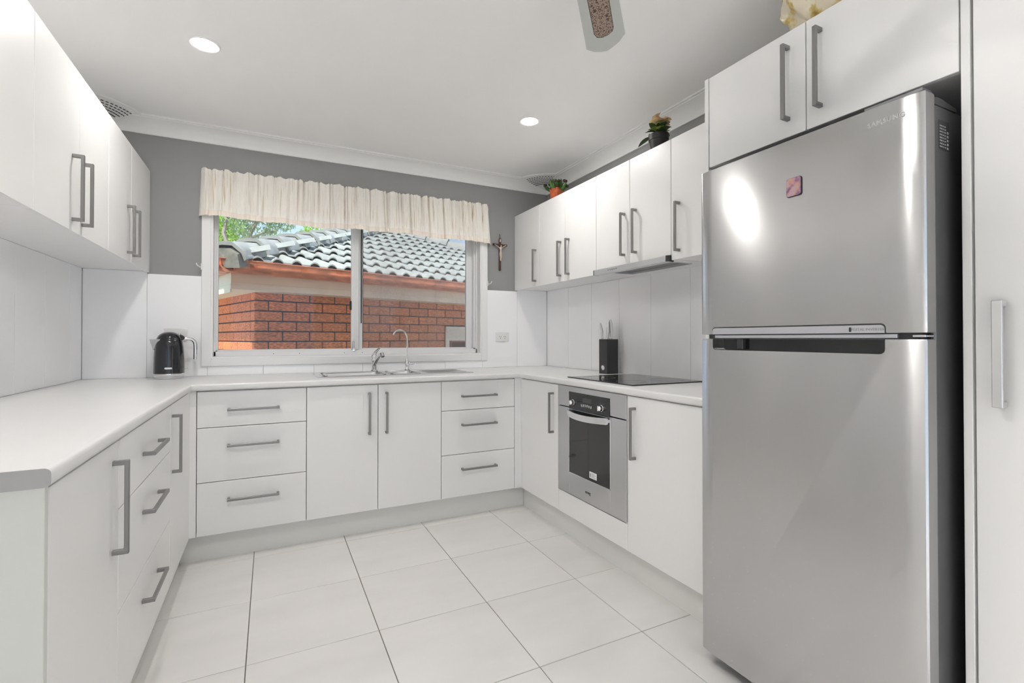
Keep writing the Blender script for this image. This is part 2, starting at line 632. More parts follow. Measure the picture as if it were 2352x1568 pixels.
# ------------------------------------------------------------------ room shell
fl = struct(M().box(XFAR - 0.15, W + 0.15, YREAR - .15, 0.2, -0.12, -0.004).build('floor', GROUT, smooth=0))
tm = M().box(-.2247, .2247, -.2276, .2276, -.012, 0, bev=.0012).mesh('floor_tile', TILE, 0)
TX, TY, TSX, TSY = 0.8691, -0.6356, 0.4524, 0.4582
for i in range(-2, 5):
    for j in range(-1, 13):
        cx, cy = TX + (i + .5) * TSX, TY - (j + .5) * TSY
        x0, x1 = cx - .2247, cx + .2247
        y0, y1 = cy - .2276, cy + .2276
        if cy - .2276 < YREAR:
            continue
        if (x1 < .50 and y0 > YE) or (x0 > 2.5 and y1 > -3.5) or y0 > -0.54:
            continue
        if x0 < 0 or x1 > W or y1 > -0.55:
            # a cut tile against the wall or kickboard
            x0, x1, y1 = max(x0, 0.002), min(x1, W - .002), min(y1, -0.545)
            if x1 - x0 < .02 or y1 - y0 < .02:
                continue
            M().box(x0, x1, y0, y1, -.012, 0, bev=.0012).build('floor_tile', TILE, fl, origin=((x0 + x1) / 2, (y0 + y1) / 2, 0), smooth=0)
        else:
            child('floor_tile', tm, fl, (cx, cy, 0))

struct(M().box(XFAR - 0.15, W + 0.15, YREAR - .15, 0.2, CH, CH + .06).build('ceiling', CEIL, smooth=0))

WX0, WX1, WZ0, WZ1 = 0.617, 2.400, 1.007, 1.985   # window opening
wb = M()
wb.box(-0.15, WX0, 0, .2, -.1, CH)
wb.box(WX1, W + .15, 0, .2, -.1, CH)
wb.box(WX0, WX1, 0, .2, -.1, WZ0)
wb.box(WX0, WX1, 0, .2, WZ1, CH)
wall_back = struct(wb.build('wall_back', PAINT_GREY, smooth=0))
wall_left = struct(M().box(-.15, 0, YREAR, 0, -.1, CH).build('wall_left', PAINT_WHITE, smooth=0))
wall_right = struct(M().box(W, W + .15, YREAR, 0, -.1, CH).build('wall_right', PAINT_GREY, smooth=0))
wr = M()
wr.box(XFAR - .15, 0.30, YREAR - .15, YREAR, -.1, CH)
wr.box(1.70, W + .15, YREAR - .15, YREAR, -.1, CH)
wr.box(0.30, 1.70, YREAR - .15, YREAR, 2.10, CH)
struct(wr.build('wall_rear', PAINT_WHITE, smooth=0))

# splashback boards, 300 mm wide with fine joints, part of the walls
ZS0, ZS1, SD, SG = ZT, 1.503, 0.007, 0.0011
M().box(.002, W - .002, -.003, 0, ZS0, .957).box(.002, WX0 - .03, -.003, 0, .957, ZS1).box(WX1 + .03, W - .002, -.003, 0, .957, ZS1).build('splashback_bed', GROUTW, wall_back, smooth=0)
M().box(0, .003, YE, -.003, ZS0, 1.5155).build('splashback_bed', GROUTW, wall_left, smooth=0)
M().box(W - .003, W, -2.15, -.003, ZS0, 1.5155).build('splashback_bed', GROUTW, wall_right, smooth=0)
xs = [0.008, .300, .600, .902, 1.2, 1.514, 1.81, 2.11, 2.41, 2.713, W - .008]
for a, b in zip(xs[:-1], xs[1:]):
    full = b <= .61 or a >= 2.40
    M().box(a + SG, b - SG, -SD, -.003, ZS0, (1.516 if (b < .31 or a > 2.7) else ZS1) if full else .957, bev=.0008).build('splashback_panel', SPLASH, wall_back, origin=((a + b) / 2, 0, ZS0), smooth=0)
ys = [-.008, -.326, -.626, -.934, -1.23, -1.537, -1.84, -2.15]
for a, b in zip(ys[:-1], ys[1:]):
    M().box(W - SD, W - .003, b + SG, a - SG, ZS0, 1.516, bev=.0008).build('splashback_panel', SPLASH, wall_right, origin=(W, (a + b) / 2, ZS0), smooth=0)
ys = [-.008, -.193, -.493, -.793, -1.093, -1.393, -1.693, -1.993, YE]
for a, b in zip(ys[:-1], ys[1:]):
    M().box(.003, SD, b + SG, a - SG, ZS0, 1.516, bev=.0008).build('splashback_panel', SPLASH, wall_left, origin=(0, (a + b) / 2, ZS0), smooth=0)

# cornices
prof = [(0, CH), (0, 2.314), (.011, 2.314), (.013, 2.322)]
for k in range(9):
    a = k / 8 * PI / 2
    prof.append((.013 + .064 * (1 - math.cos(a)), 2.322 + .064 * math.sin(a)))
prof += [(.079, 2.391), (.092, 2.391), (.092, CH)]
struct(M().prism(prof, lambda u, v, a: (a, -u, v), 0.0, W).build('trim_1', CORNICE, smooth=40))
struct(M().prism(prof, lambda u, v, a: (W - u, a, v), YREAR, 0).build('trim_2', CORNICE, smooth=40))
struct(M().prism(prof, lambda u, v, a: (u, a, v), YREAR, 0).build('trim_3', CORNICE, smooth=40))

# kickboards
struct(M().box(.03, FL - .048, YE + .03, FB + .054, 0, .136).build('baseboard_left', KICK, smooth=0))
struct(M().box(FL - .047, FR + .047, FB + .054, FB + .07, 0, .136).build('baseboard_back', KICK, smooth=0))
struct(M().box(FR + .048, W - .03, -2.15, FB + .054, 0, .136).build('baseboard_right', KICK, smooth=0))

# window architrave (timber surround on the room side) and reveal lining
AW = .050
ar = M()
ar.box(WX0 - AW, WX0, -.018, .0, WZ0 - AW, WZ1 + AW, bev=.003)
ar.box(WX1, WX1 + AW, -.018, .0, WZ0 - AW, WZ1 + AW, bev=.003)
ar.box(WX0, WX1, -.018, .0, WZ0 - AW, WZ0, bev=.003)
ar.box(WX0, WX1, -.018, .0, WZ1, WZ1 + AW, bev=.003)
struct(ar.build('trim_4', TRIMW, smooth=0))
rv = M()
rv.box(WX0, WX0 + .010, -.012, .19, WZ0, WZ1)
rv.box(WX1 - .010, WX1, -.012, .19, WZ0, WZ1)
rv.box(WX0 + .01, WX1 - .01, -.012, .19, WZ0, WZ0 + .008)
rv.box(WX0 + .01, WX1 - .01, -.012, .19, WZ1 - .008, WZ1)
struct(rv.build('trim_5', TRIMW, smooth=0))

# the aluminium sliding window
win = bpy.data.objects.new('window_1', None)
COL.objects.link(win)
win.location = (1.5, .1, WZ0)
WLOC['window_1'] = Vector((1.5, .1, WZ0))
win['kind'] = 'structure'
ix0, ix1, iz0, iz1 = WX0 + .010, WX1 - .010, WZ0 + .008, WZ1 - .008
GT = 1.962
fm = M()
fm.box(ix0, ix0 + .010, .055, .155, iz0, iz1, bev=.001)
fm.box(ix1 - .010, ix1, .055, .155, iz0, iz1, bev=.001)
fm.box(ix0, ix1, .055, .155, iz0, iz0 + .030, bev=.001)
fm.box(ix0, ix1, .055, .155, GT + .006, iz1, bev=.001)
for yy in (.070, .098, .126):      # track ribs
    fm.box(ix1 - .024, ix1 - .008, yy, yy + .005, iz0 + .02, iz1 - .01)
    fm.box(ix0 + .008, ix0 + .016, yy, yy + .005, iz0 + .02, iz1 - .01)
    fm.box(ix0, ix1, yy, yy + .004, iz0 + .030, iz0 + .036)
fm.build('window_frame', ALU, win, smooth=0)
# left sliding sash (nearer the room)
MS0, MS1 = 1.447, 1.496
s1 = M()
SB, ST = 1.056, GT
s1.box(ix0 + .010, .648, .074, .098, SB - .016, ST + .012, bev=.002)
s1.box(MS0, MS1, .070, .098, SB - .016, ST + .012, bev=.002)
s1.box(.648, MS0, .074, .098, SB - .016, SB, bev=.002)
s1.box(.648, MS0, .074, .098, ST, ST + .012, bev=.002)
for q in (.010, .022, .034):
    s1.box(MS0 + q, MS0 + q + .004, .067, .071, SB - .014, ST + .01)
sash = s1.build('window_sash', ALU, win, smooth=0)
M().box(.646, MS0 + .004, .085, .089, SB - .002, ST + .002).build('pane', GLASS, sash, smooth=0)
M().box(1.437, 1.449, .062, .076, 1.325, 1.388, bev=.003).build('latch', BLACK, sash)
lk = M()
lk.box(1.456, 1.466, .060, .068, 1.052, 1.108, bev=.003)
lk.lathe([(0, -.012), (.011, -.010), (.013, 0), (.011, .012), (0, .014)], (1.464, .056, 1.046), 12, axis='-Y')
lk.build('window_lock', CHROME, sash)
# right fixed sash
s2 = M()
s2.box(MS1 - .02, 1.532, .104, .128, SB - .016, ST + .012, bev=.002)
s2.box(2.318, ix1 - .014, .104, .128, SB - .016, ST + .012, bev=.002)
s2.box(1.532, 2.318, .104, .128, SB - .016, SB + .002, bev=.002)
s2.box(1.532, 2.318, .104, .128, ST, ST + .012, bev=.002)
sash2 = s2.build('window_sash', ALU, win, smooth=0)
M().box(1.530, 2.320, .114, .118, SB, ST + .002).build('pane', GLASS_DUSTY, sash2, smooth=0, label='dusty right-hand pane')
M().box(1.517, 1.524, .100, .105, 1.235, ST).build('weather_strip', BLACK, sash2, smooth=0)
M().box(1.5285, 1.5325, .1025, .113, SB, ST).build('rubber_seal', DARK, sash2, smooth=0)
sm = bpy.data.meshes.new('screw')
_s = M().lathe([(0, -.001), (.0028, -.001), (.0022, .001), (0, .001)], (0, 0, 0), 10, axis='-Y')
sm = _s.mesh('screw', VENT_DARK)
for x in (.96, 1.115, 1.40, 1.52):
    child('screw', sm, win, (x, .0545, iz0 + .012))

# ------------------------------------------------------------------ handles (one mesh shared by all)
HL = .226
hb = M()
hb.box(.024, .034, -.006, .006, -HL / 2 - .006, HL / 2 + .006, bev=.0012)
hb.box(0, .026, -.006, .006, -HL / 2 - .006, -HL / 2 + .006, bev=.0008)
hb.box(0, .026, -.006, .006, HL / 2 - .006, HL / 2 + .006, bev=.0008)
HANDLE = hb.mesh('handle', NICKEL, 0)
hb = M()
hb.box(.022, .031, -.009, .009, -HL / 2 - .006, HL / 2 + .006, bev=.0012)
hb.box(0, .024, -.008, .008, -HL / 2 - .006, -HL / 2 + .008, bev=.002)
hb.box(0, .024, -.008, .008, HL / 2 - .008, HL / 2 + .006, bev=.002)
HANDLE_PALE = hb.mesh('handle', NICKEL_PALE, 0)
ANG = {'+x': 0.0, '-x': PI, '-y': -PI / 2}

def handle(door, pos, facing, horizontal=False, me=None):
    R = Matrix.Rotation(ANG[facing], 4, 'Z')
    if horizontal:
        R = R @ Matrix.Rotation(PI / 2, 4, 'X')
    return child('handle', me or HANDLE, door, pos, R.to_euler())

G = .0017      # half gap between fronts
TH = .018

def front(run, a0, a1, z0, z1, parent, name='door', F=None, mt=None):
    m = M()
    a0, a1 = min(a0, a1) + G, max(a0, a1) - G
    z0, z1 = z0 + G, z1 - G
    am, zm = (a0 + a1) / 2, (z0 + z1) / 2
    if run == 'L':
        f = FL if F is None else F
        m.box(f - TH, f, a0, a1, z0, z1, bev=.0012)
        org = (f, am, zm)
    elif run == 'B':
        f = FB if F is None else F
        m.box(a0, a1, f, f + TH, z0, z1, bev=.0012)
        org = (am, f, zm)
    else:
        f = FR if F is None else F
        m.box(f, f + TH, a0, a1, z0, z1, bev=.0012)
        org = (f, am, zm)
    return m.build(name, mt or WHITE, parent, origin=org, smooth=0)

def carcass(run, a0, a1, parent, z0=ZB0, z1=ZT - TT, back=None):
    """open-topped cabinet box: two sides, floor, back"""
    a0, a1 = min(a0, a1) + .0005, max(a0, a1) - .0005
    t = .016
    m = M()
    if run == 'B':
        f, bk = FB + TH + .002, -.012
        m.box(a0, a0 + t, f, bk, z0, z1).box(a1 - t, a1, f, bk, z0, z1).box(a0 + t, a1 - t, f, bk, z0, z0 + t).box(a0 + t, a1 - t, bk - t, bk, z0 + t, z1)
        m.box(a0 + t, a1 - t, f, f + .06, z1 - t, z1)
    elif run == 'L':
        f, bk = FL - TH - .002, .012
        m.box(bk, f, a0, a0 + t, z0, z1).box(bk, f, a1 - t, a1, z0, z1).box(bk, f, a0 + t, a1 - t, z0, z0 + t).box(bk, bk + t, a0 + t, a1 - t, z0 + t, z1)
        m.box(f - .06, f, a0 + t, a1 - t, z1 - t, z1)
    else:
        f, bk = FR + TH + .002, W - .012
        m.box(f, bk, a0, a0 + t, z0, z1).box(f, bk, a1 - t, a1, z0, z1).box(f, bk, a0 + t, a1 - t, z0, z0 + t).box(bk - t, bk, a0 + t, a1 - t, z0 + t, z1)
        m.box(f, f + .06, a0 + t, a1 - t, z1 - t, z1)
    return m.build('carcass', CARCASS, parent, smooth=0)

GB = 'white base cabinets'
# --- left run
c = thing('base_cabinet', 'white single-door base cabinet at the open end of the bench, with grey-white end panel', 'cabinet', (.3, -2.09, 0), GB)
carcass('L', -2.314, -1.8625, c)
d = front('L', -2.314, -1.8625, ZB0, ZB1, c)
handle(d, (FL, -1.915, .699), '+x')
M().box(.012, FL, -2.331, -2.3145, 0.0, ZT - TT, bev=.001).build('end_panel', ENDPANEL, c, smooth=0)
c = thing('base_cabinet', 'white base cabinet with three wide drawers on the side run under the kettle bench', 'cabinet', (.3, -1.5, ZB0), GB)
carcass('L', -1.8615, -1.1325, c)
for z0, z1, zh in ((.678, ZB1, .766), (.404, .678, .584), (ZB0, .404, .306)):
    d = front('L', -1.8615, -1.1325, z0, z1, c, 'drawer')
    handle(d, (FL, -1.475, zh), '+x', True)
c = thing('base_cabinet', 'white narrow-door base cabinet in the inner corner beside the three drawers, kettle side', 'cabinet', (.3, -.9, ZB0), GB)
carcass('L', -1.1315, -.6245, c)
d = front('L', -1.1315, -.648, ZB0, ZB1, c)
handle(d, (FL, -1.081, .699), '+x')
M().box(FL - TH, FL - .001, -.6465, FB + .001, ZB0, ZT - TT - .0005).build('filler_strip', WHITE, c, smooth=0)
# --- back run
c = thing('base_cabinet', 'white three-drawer base cabinet left of the sink cabinet, below the window', 'cabinet', (.866, -.3, ZB0), GB)
carcass('B', .614, 1.119, c)
M().box(FL + .0005 - TH, .6125, FB + .001, FB + TH, ZB0, ZT - TT - .0005).build('filler_strip', WHITE, c, smooth=0)
for z0, z1, zh in ((.678, ZB1, .766), (.404, .678, .584), (ZB0, .404, .311)):
    d = front('B', .614, 1.119, z0, z1, c, 'drawer')
    handle(d, (.867, FB, zh), '-y', True)
c = thing('base_cabinet', 'white two-door base cabinet directly beneath the sink', 'cabinet', (1.5, -.3, ZB0), GB)
carcass('B', 1.119, 1.883, c)
d = front('B', 1.119, 1.5006, ZB0, ZB1, c)
handle(d, (1.45, FB, .697), '-y')
d = front('B', 1.5006, 1.883, ZB0, ZB1, c)
handle(d, (1.548, FB, .697), '-y')
c = thing('base_cabinet', 'white three-drawer base cabinet right of the sink cabinet, beside the oven corner', 'cabinet', (2.135, -.3, ZB0), GB)
carcass('B', 1.883, 2.3865, c)
M().box(2.388, FR - .0005 + TH, FB + .001, FB + TH, ZB0, ZT - TT - .0005).build('filler_strip', WHITE, c, smooth=0)
for z0, z1, zh in ((.678, ZB1, .766), (.404, .678, .587), (ZB0, .404, .312)):
    d = front('B', 1.883, 2.3865, z0, z1, c, 'drawer')
    handle(d, (2.131, FB, zh), '-y', True)
# --- right run
c = thing('base_cabinet', 'white single-door base cabinet in the corner left of the oven', 'cabinet', (2.7, -.85, ZB0), GB)
carcass('R', -.6245, -1.0745, c)
M().box(FR + .001, FR + TH, -.622, FB + .0005, ZB0, ZT - TT - .0005).build('filler_strip', WHITE, c, smooth=0)
d = front('R', -.6235, -1.0745, ZB0, ZB1, c)
handle(d, (FR, -1.021, .692), '-x')
c = thing('base_cabinet', 'white housing cabinet around the built-in oven with a plain panel below it', 'cabinet', (2.7, -1.38, ZB0), GB)
OY0, OY1 = -1.0755, -1.6825
t = .014
m = M()
m.box(FR + .003, W - .012, OY0 - t, OY0, ZB0, ZT - TT).box(FR + .003, W - .012, OY1, OY1 + t, ZB0, ZT - TT)
m.box(FR + TH + .002, W - .012, OY1 + t, OY0 - t, .245, .262).box(FR + TH + .002, W - .012, OY1 + t, OY0 - t, ZB0, ZB0 + t)
m.build('carcass', CARCASS, c, smooth=0)
front('R', OY0, OY1, ZB0, .264, c, 'lower_panel')
c = thing('base_cabinet', 'white single-door base cabinet between the oven and the refrigerator', 'cabinet', (2.7, -1.88, ZB0), GB)
carcass('R', -1.6835, -2.152, c)
d = front('R', -1.6835, -2.120, ZB0, ZB1, c)
handle(d, (FR, -1.735, .694), '-x')

# ------------------------------------------------------------------ worktop
def worktop():
    poly = [(.009, -.009), (.009, YE), (XL, YE), (XL, YB), (XR, YB), (XR, -2.152), (W - .009, -2.152), (W - .009, -.009)]
    b = bmesh.new()
    lo = [b.verts.new((x, y, ZT - TT)) for x, y in poly]
    hi = [b.verts.new((x, y, ZT)) for x, y in poly]
    n = len(poly)
    b.faces.new(lo)
    b.faces.new(hi[::-1])
    for k in range(n):
        b.faces.new((lo[k], lo[(k + 1) % n], hi[(k + 1) % n], hi[k]))
    bmesh.ops.recalc_face_normals(b, faces=b.faces)
    es = []
    for e in b.edges:
        a, c_ = e.verts
        if abs(a.co.z - c_.co.z) < 1e-5:
            mx, my = (a.co.x + c_.co.x) / 2, (a.co.y + c_.co.y) / 2
            if (abs(mx - XL) < 1e-3 and my < YB) or (abs(my - YB) < 1e-3) or (abs(mx - XR) < 1e-3 and my < YB):
                es.append(e)
    bmesh.ops.bevel(b, geom=es, offset=.010, segments=4, affect='EDGES', profile=0.5)
    m = M()
    m._merge(b)
    return m
wt = worktop().build('worktop', WORKTOP, smooth=35)
tag(wt, 'pale grey U-shaped laminate worktop with rounded front edge running under the window', 'worktop')
# end strip with the same rounded outline
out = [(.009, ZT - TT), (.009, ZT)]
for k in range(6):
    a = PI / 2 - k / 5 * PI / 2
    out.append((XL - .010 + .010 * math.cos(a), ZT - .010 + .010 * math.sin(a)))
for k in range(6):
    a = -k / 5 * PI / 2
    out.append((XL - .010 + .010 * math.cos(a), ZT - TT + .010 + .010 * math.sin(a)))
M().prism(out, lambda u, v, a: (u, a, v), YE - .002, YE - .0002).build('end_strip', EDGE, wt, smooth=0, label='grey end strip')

# ------------------------------------------------------------------ sink, taps
SX0, SX1, SY0, SY1 = 1.185, 2.150, -.470, -.085
boolean(wt, M().box(SX0 + .02, 1.60, SY0 + .02, SY1 - .02, .80, .95).box(1.615, 1.82, SY0 + .02, SY1 - .02, .80, .95))
sk = thing('sink', 'stainless steel one and a half bowl sink with draining board, inset under the window', 'sink', (1.66, -.28, ZT))
def sink_top():
    xs_ = [SX0, 1.225, 1.585, 1.625, 1.805, 1.845, SX1]
    m = M()
    z0, z1 = ZT + .0003, ZT + .0035
    m.box(SX0, SX1, SY0, SY0 + .045, z0, z1, bev=.0012)
    m.box(SX0, SX1, SY1 - .065, SY1, z0, z1, bev=.0012)
    for a, b in ((SX0, 1.225), (1.585, 1.625), (1.805, 1.845)):
        m.box(a, b, SY0 + .045, SY1 - .065, z0, z1)
    m.box(1.845, SX1, SY0 + .045, SY1 - .065, z0, z0 + .001)
    for k in range(9):
        y = SY0 + .065 + k * .029
        m.tube([(1.87, y, z1 - .0015), (2.12, y, z1 - .0005)], .003, 8)
    return m
sink_top().build('sink_top', INOX, sk, smooth=30)
def bowl(x0, x1, y0, y1, dep):
    m = M()
    w, h = x1 - x0, y1 - y0
    cx, cy = (x0 + x1) / 2, (y0 + y1) / 2
    rings = []
    for s, z in ((1.0, ZT + .0030), (.985, ZT - .004), (.95, ZT - dep + .02), (.85, ZT - dep), (.1, ZT - dep - .003)):
        rings.append([(cx + u * s, cy + v * s, z) for u, v in rrect(w, h, .05, 5)])
    vs, fs = [], []
    n = len(rings[0])
    for r in rings:
        vs += r
    for i in range(len(rings) - 1):
        for k in range(n):
            fs.append((i * n + k, i * n + (k + 1) % n, (i + 1) * n + (k + 1) % n, (i + 1) * n + k))
    fs.append([(len(rings) - 1) * n + k for k in range(n)])
    # raised rim
    return m.raw(vs, fs)
bowl(1.222, 1.588, SY0 + .042, SY1 - .062, .09).build('bowl', INOX, sk, smooth=50)
bowl(1.622, 1.808, SY0 + .042, SY1 - .062, .08).build('bowl', INOX, sk, smooth=50)
rm = M()
for (x0, x1) in ((1.218, 1.592), (1.618, 1.812)):
    pts = [((x0 + x1) / 2 + u, (SY0 + SY1 - .02) / 2 + v, ZT + .0045) for u, v in rrect(x1 - x0, SY1 - SY0 - .096, .055, 5)]
    rm.tube(pts + [pts[0], pts[1]], .0028, 6, cap=False)
rm.build('bowl_rim', CHROME, sk)

tp = thing('mixer_tap', 'chrome mixer tap with a tall slanted lever at the middle of the sink', 'tap', (1.572, -.105, ZT + .0035))
tz = ZT + .0035
bx_, by_ = 1.572, -.110
m = M()
m.lathe([(0, 0), (.024, 0), (.024, .006), (.019, .012), (.018, .06), (.020, .066), (.0195, .098), (.016, .112), (0, .116)], (bx_, by_, tz), 20)
m.build('tap_body', CHROME, tp)
m = M()
m.tube([(bx_, by_ - .012, tz + .050), (bx_ + .006, by_ - .06, tz + .082), (bx_ + .014, by_ - .12, tz + .112), (bx_ + .020, by_ - .16, tz + .122), (bx_ + .0215, by_ - .172, tz + .105)], [.014, .0125, .012, .0125, .0115], 14)
m.build('spout', CHROME, tp)
m = M()
m.tube([(bx_, by_, tz + .108), (bx_ + .008, by_ - .005, tz + .128), (bx_ + .024, by_ - .03, tz + .152), (bx_ + .030, by_ - .042, tz + .160)], [.013, .010, .0065, .0055], 12)
m.build('lever', CHROME, tp)

gt = thing('filter_tap', 'slim gooseneck chrome filter tap with a side lever behind the small bowl', 'tap', (1.790, -.105, ZT + .0035))
gx, gy = 1.795, -.112
m = M()
m.lathe([(0, 0), (.022, 0), (.022, .004), (.016, .008), (.014, .03), (.016, .045), (.015, .058), (.009, .075), (.006, .09), (0, .09)], (gx, gy, tz), 18)
m.build('tap_body', CHROME, gt)
pts = [(gx, gy, tz + .07), (gx, gy, tz + .16), (gx, gy, tz + .222)]
for k in range(1, 13):
    a = k / 12 * PI * .86
    pts.append((gx - .052 * (1 - math.cos(a)), gy - .006 * (1 - math.cos(a)), tz + .222 + .060 * math.sin(a)))
M().tube(pts, .0052, 10).build('spout', CHROME, gt)
M().tube([(gx + .010, gy, tz + .055), (gx + .026, gy - .004, tz + .047), (gx + .036, gy - .005, tz + .049), (gx + .050, gy - .006, tz + .050)], [.009, .006, .0085, .006], 12).build('lever', CHROME, gt)

# ------------------------------------------------------------------ wall cabinets
GU = 'white wall cabinets'
def wall_cab(run, y0, y1, label, seams, handles, z0=ZU0, body0=None):
    F = UL if run == 'L' else UR
    c = thing('wall_cabinet', label, 'cabinet', ((F if run == 'R' else F) * .5 + (0 if run == 'L' else W / 2), (y0 + y1) / 2, z0), GU)
    b0 = (z0 + .010) if body0 is None else body0
    lo, hi = min(y0, y1) + .0005, max(y0, y1) - .0005
    if run == 'L':
        M().box(.001, F - TH - .002, lo, hi, b0, ZU1 - .002).build('carcass', CARCASS, c, smooth=0)
    else:
        M().box(F + TH + .002, W - .001, lo, hi, b0, ZU1 - .002).build('carcass', CARCASS, c, smooth=0)
    for (a, b), hy in zip(seams, handles):
        d = front(run, a, b, z0, ZU1, c, 'door', F=F)
        if hy is not None:
            zc = (z0 + .156) if z0 < 1.52 else 1.701
            handle(d, (F, hy, zc), '+x' if run == 'L' else '-x')
    return c
wall_cab('L', -2.33, -1.552, 'white two-door wall cabinet nearest the open bench end, cut by the picture edge', [(-2.33, -1.942), (-1.942, -1.552)], [-1.99, -1.895])
wall_cab('L', -1.551, -.8095, 'white two-door wall cabinet over the side bench, second from the grey window wall', [(-1.551, -1.1675), (-1.1675, -.8095)], [-1.238, -1.138])
wall_cab('L', -.809, -.003, 'white two-door wall cabinet over the side bench touching the grey window wall', [(-.809, -.4265), (-.4265, -.003)], [-.502, -.392])
wall_cab('R', -.003, -.405, 'white single-door wall cabinet in the corner beside the crucifix', [(-.003, -.405)], [-.353])
wall_cab('R', -.4055, -1.089, 'white two-door wall cabinet between the corner cabinet and the rangehood, red pot on top', [(-.4055, -.742), (-.742, -1.089)], [-.694, -.795])
wall_cab('R', -1.0895, -1.698, 'white two-door wall cabinet directly above the rangehood', [(-1.0895, -1.3935), (-1.3935, -1.698)], [-1.350, -1.446], z0=1.534, body0=1.536)
wall_cab('R', -1.6985, -2.152, 'white single-door wall cabinet between the rangehood and the refrigerator', [(-1.6985, -2.152)], [-1.751])

# rangehood
rh = thing('rangehood', 'slide-out rangehood with a bright steel front lip under the wall cabinet', 'rangehood', (2.84, -1.394, 1.50))
ring = M()
ring.box(2.712, W - .008, -1.6965, -1.640, 1.515, 1.535).box(2.712, W - .008, -1.175, -1.091, 1.515, 1.535)
ring.box(2.712, 2.735, -1.640, -1.175, 1.515, 1.535).box(2.895, W - .008, -1.640, -1.175, 1.515, 1.535)
ring.build('under_panel', CARCASS, rh, smooth=0)
M().box(2.735, 2.895, -1.640, -1.175, 1.524, 1.534).build('grease_filter', FILTER, rh, smooth=0)
fr_ = M()
fr_.box(2.735, 2.741, -1.640, -1.175, 1.510, 1.526).box(2.889, 2.895, -1.640, -1.175, 1.512, 1.526).box(2.741, 2.889, -1.640, -1.634, 1.512, 1.526).box(2.741, 2.889, -1.181, -1.175, 1.512, 1.526)
fr_.build('filter_frame', ALU_GREY, rh, smooth=0)
M().box(2.668, 2.711, -1.683, -1.098, 1.503, 1.5325, bev=.001).build('front_lip', NICKEL_PALE, rh, smooth=0)
M().box(2.668, 2.711, -1.6965, -1.684, 1.503, 1.5325, bev=.001).build('end_cap', DARK, rh, smooth=0)
M().box(2.668, 2.711, -1.097, -1.0915, 1.503, 1.5325, bev=.001).build('end_cap', DARK, rh, smooth=0)
bt = M().lathe([(0, -.001), (.004, -.001), (.0035, .002), (0, .002)], axis='-X').mesh('button', INK_GREY)
for k in range(5):
    child('button', bt, rh, (2.6675, -1.235 - k * .018, 1.518))

# ------------------------------------------------------------------ tall units around the refrigerator
oc = thing('wall_cabinet', 'white two-door cabinet bridging over the refrigerator with gold fabric on top', 'cabinet', (2.7, -2.54, 1.765), GU)
M().box(FO + TH + .002, W - .001, -2.9125, -2.1735, 1.776, ZU1 - .002).build('carcass', CARCASS, oc, smooth=0)
d = front('R', -2.1755, -2.543, 1.765, ZU1, oc, F=FO)
handle(d, (FO, -2.487, 1.936), '-x')
d = front('R', -2.543, -2.9135, 1.765, ZU1, oc, F=FO)
handle(d, (FO, -2.588, 1.936), '-x')
sp = M().box(FO, W - .001, -2.1725, -2.1555, 0, ZU1, bev=.001).build('side_panel', WHITE, smooth=0)
tag(sp, 'tall white side panel between the wall cabinets and the refrigerator', 'panel')
pc = thing('pantry_cabinet', 'tall white pantry cabinet with one long satin handle right of the refrigerator', 'cabinet', (2.7, -3.2, 0))
M().box(FO - .001, W - .001, -2.933, -2.9155, 0, 2.30, bev=.001).build('side_panel', WHITE_TALL, pc, smooth=0)
M().box(FO + TH + .003, W - .001, -3.535, -2.9345, .0, 2.299).build('carcass', CARCASS, pc, smooth=0)
d = front('R', -2.9365, -3.535, .14, 2.30, pc, F=FO, mt=WHITE_TALL)
handle(d, (FO, -2.985, 1.094), '-x', me=HANDLE_PALE)

# ------------------------------------------------------------------ oven
ov = thing('oven', 'stainless steel built-in oven with black glass door and curved handle', 'oven', (2.7, -1.38, .265))
FX = 2.428
oy0, oy1 = -1.0795, -1.6785
M().box(FX + .024, 2.95, -1.66, -1.10, .272, .846).build('oven_body', DARK, ov, smooth=0)
M().box(FX, FX + .022, oy1, oy0, .748, .8625, bev=.0015).build('control_panel', STEEL2, ov, smooth=0)
M().box(FX - .0022, FX + .001, -1.5575, -1.1965, .740, .8335, bev=.0008).build('control_glass', BLACKGLASS, ov, smooth=0)
kn = M().lathe([(0, 0), (.017, 0), (.017, .004), (.0145, .006), (.0135, .018), (.012, .020), (0, .020)], (0, 0, 0), 24, axis='-X').box(-.026, -.018, -.0035, .0035, -.013, .013, bev=.001).mesh('knob', CHROME)
for y in (-1.240, -1.495):
    child('knob', kn, ov, (FX - .0022, y, .778))
M().box(FX - .0027, FX - .0020, -1.405, -1.330, .787, .812).build('display', mat('oven_display', (.05, .05, .055), .15), ov, smooth=0)
ob = M().box(-.0012, 0, -.0030, .0030, -.0065, .0065, bev=.0004).mesh('button', LABELW, 0)
for k in range(6):
    child('button', ob, ov, (FX - .0022, -1.318 - k * .0172, .7735 - .004 * abs(k - 2.5) / 2.5), Euler((0.15 * (1 if k % 2 else -1), 0, 0)))
mk = M()
for y0 in (-1.240, -1.495):
    for k in range(7):
        a = PI * .15 + k * PI * .28
        mk.box(FX - .0026, FX - .0021, y0 + .026 * math.sin(a) - .0012, y0 + .026 * math.sin(a) + .0012, .778 + .026 * math.cos(a) - .0012, .778 + .026 * math.cos(a) + .0012)
mk.build('dial_marks', INK_GREY, ov, smooth=0)['kind'] = 'stuff'
dr = M()
dr.box(FX, FX + .022, oy1, -1.5575, .268, .743, bev=.0012).box(FX, FX + .022, -1.1965, oy0, .268, .743, bev=.0012).box(FX, FX + .022, -1.5575, -1.1965, .268, .388, bev=.0012).box(FX, FX + .022, -1.5575, -1.1965, .735, .743, bev=.001)
od = dr.build('oven_door', STEEL2, ov, origin=(FX, -1.38, .268), smooth=0)
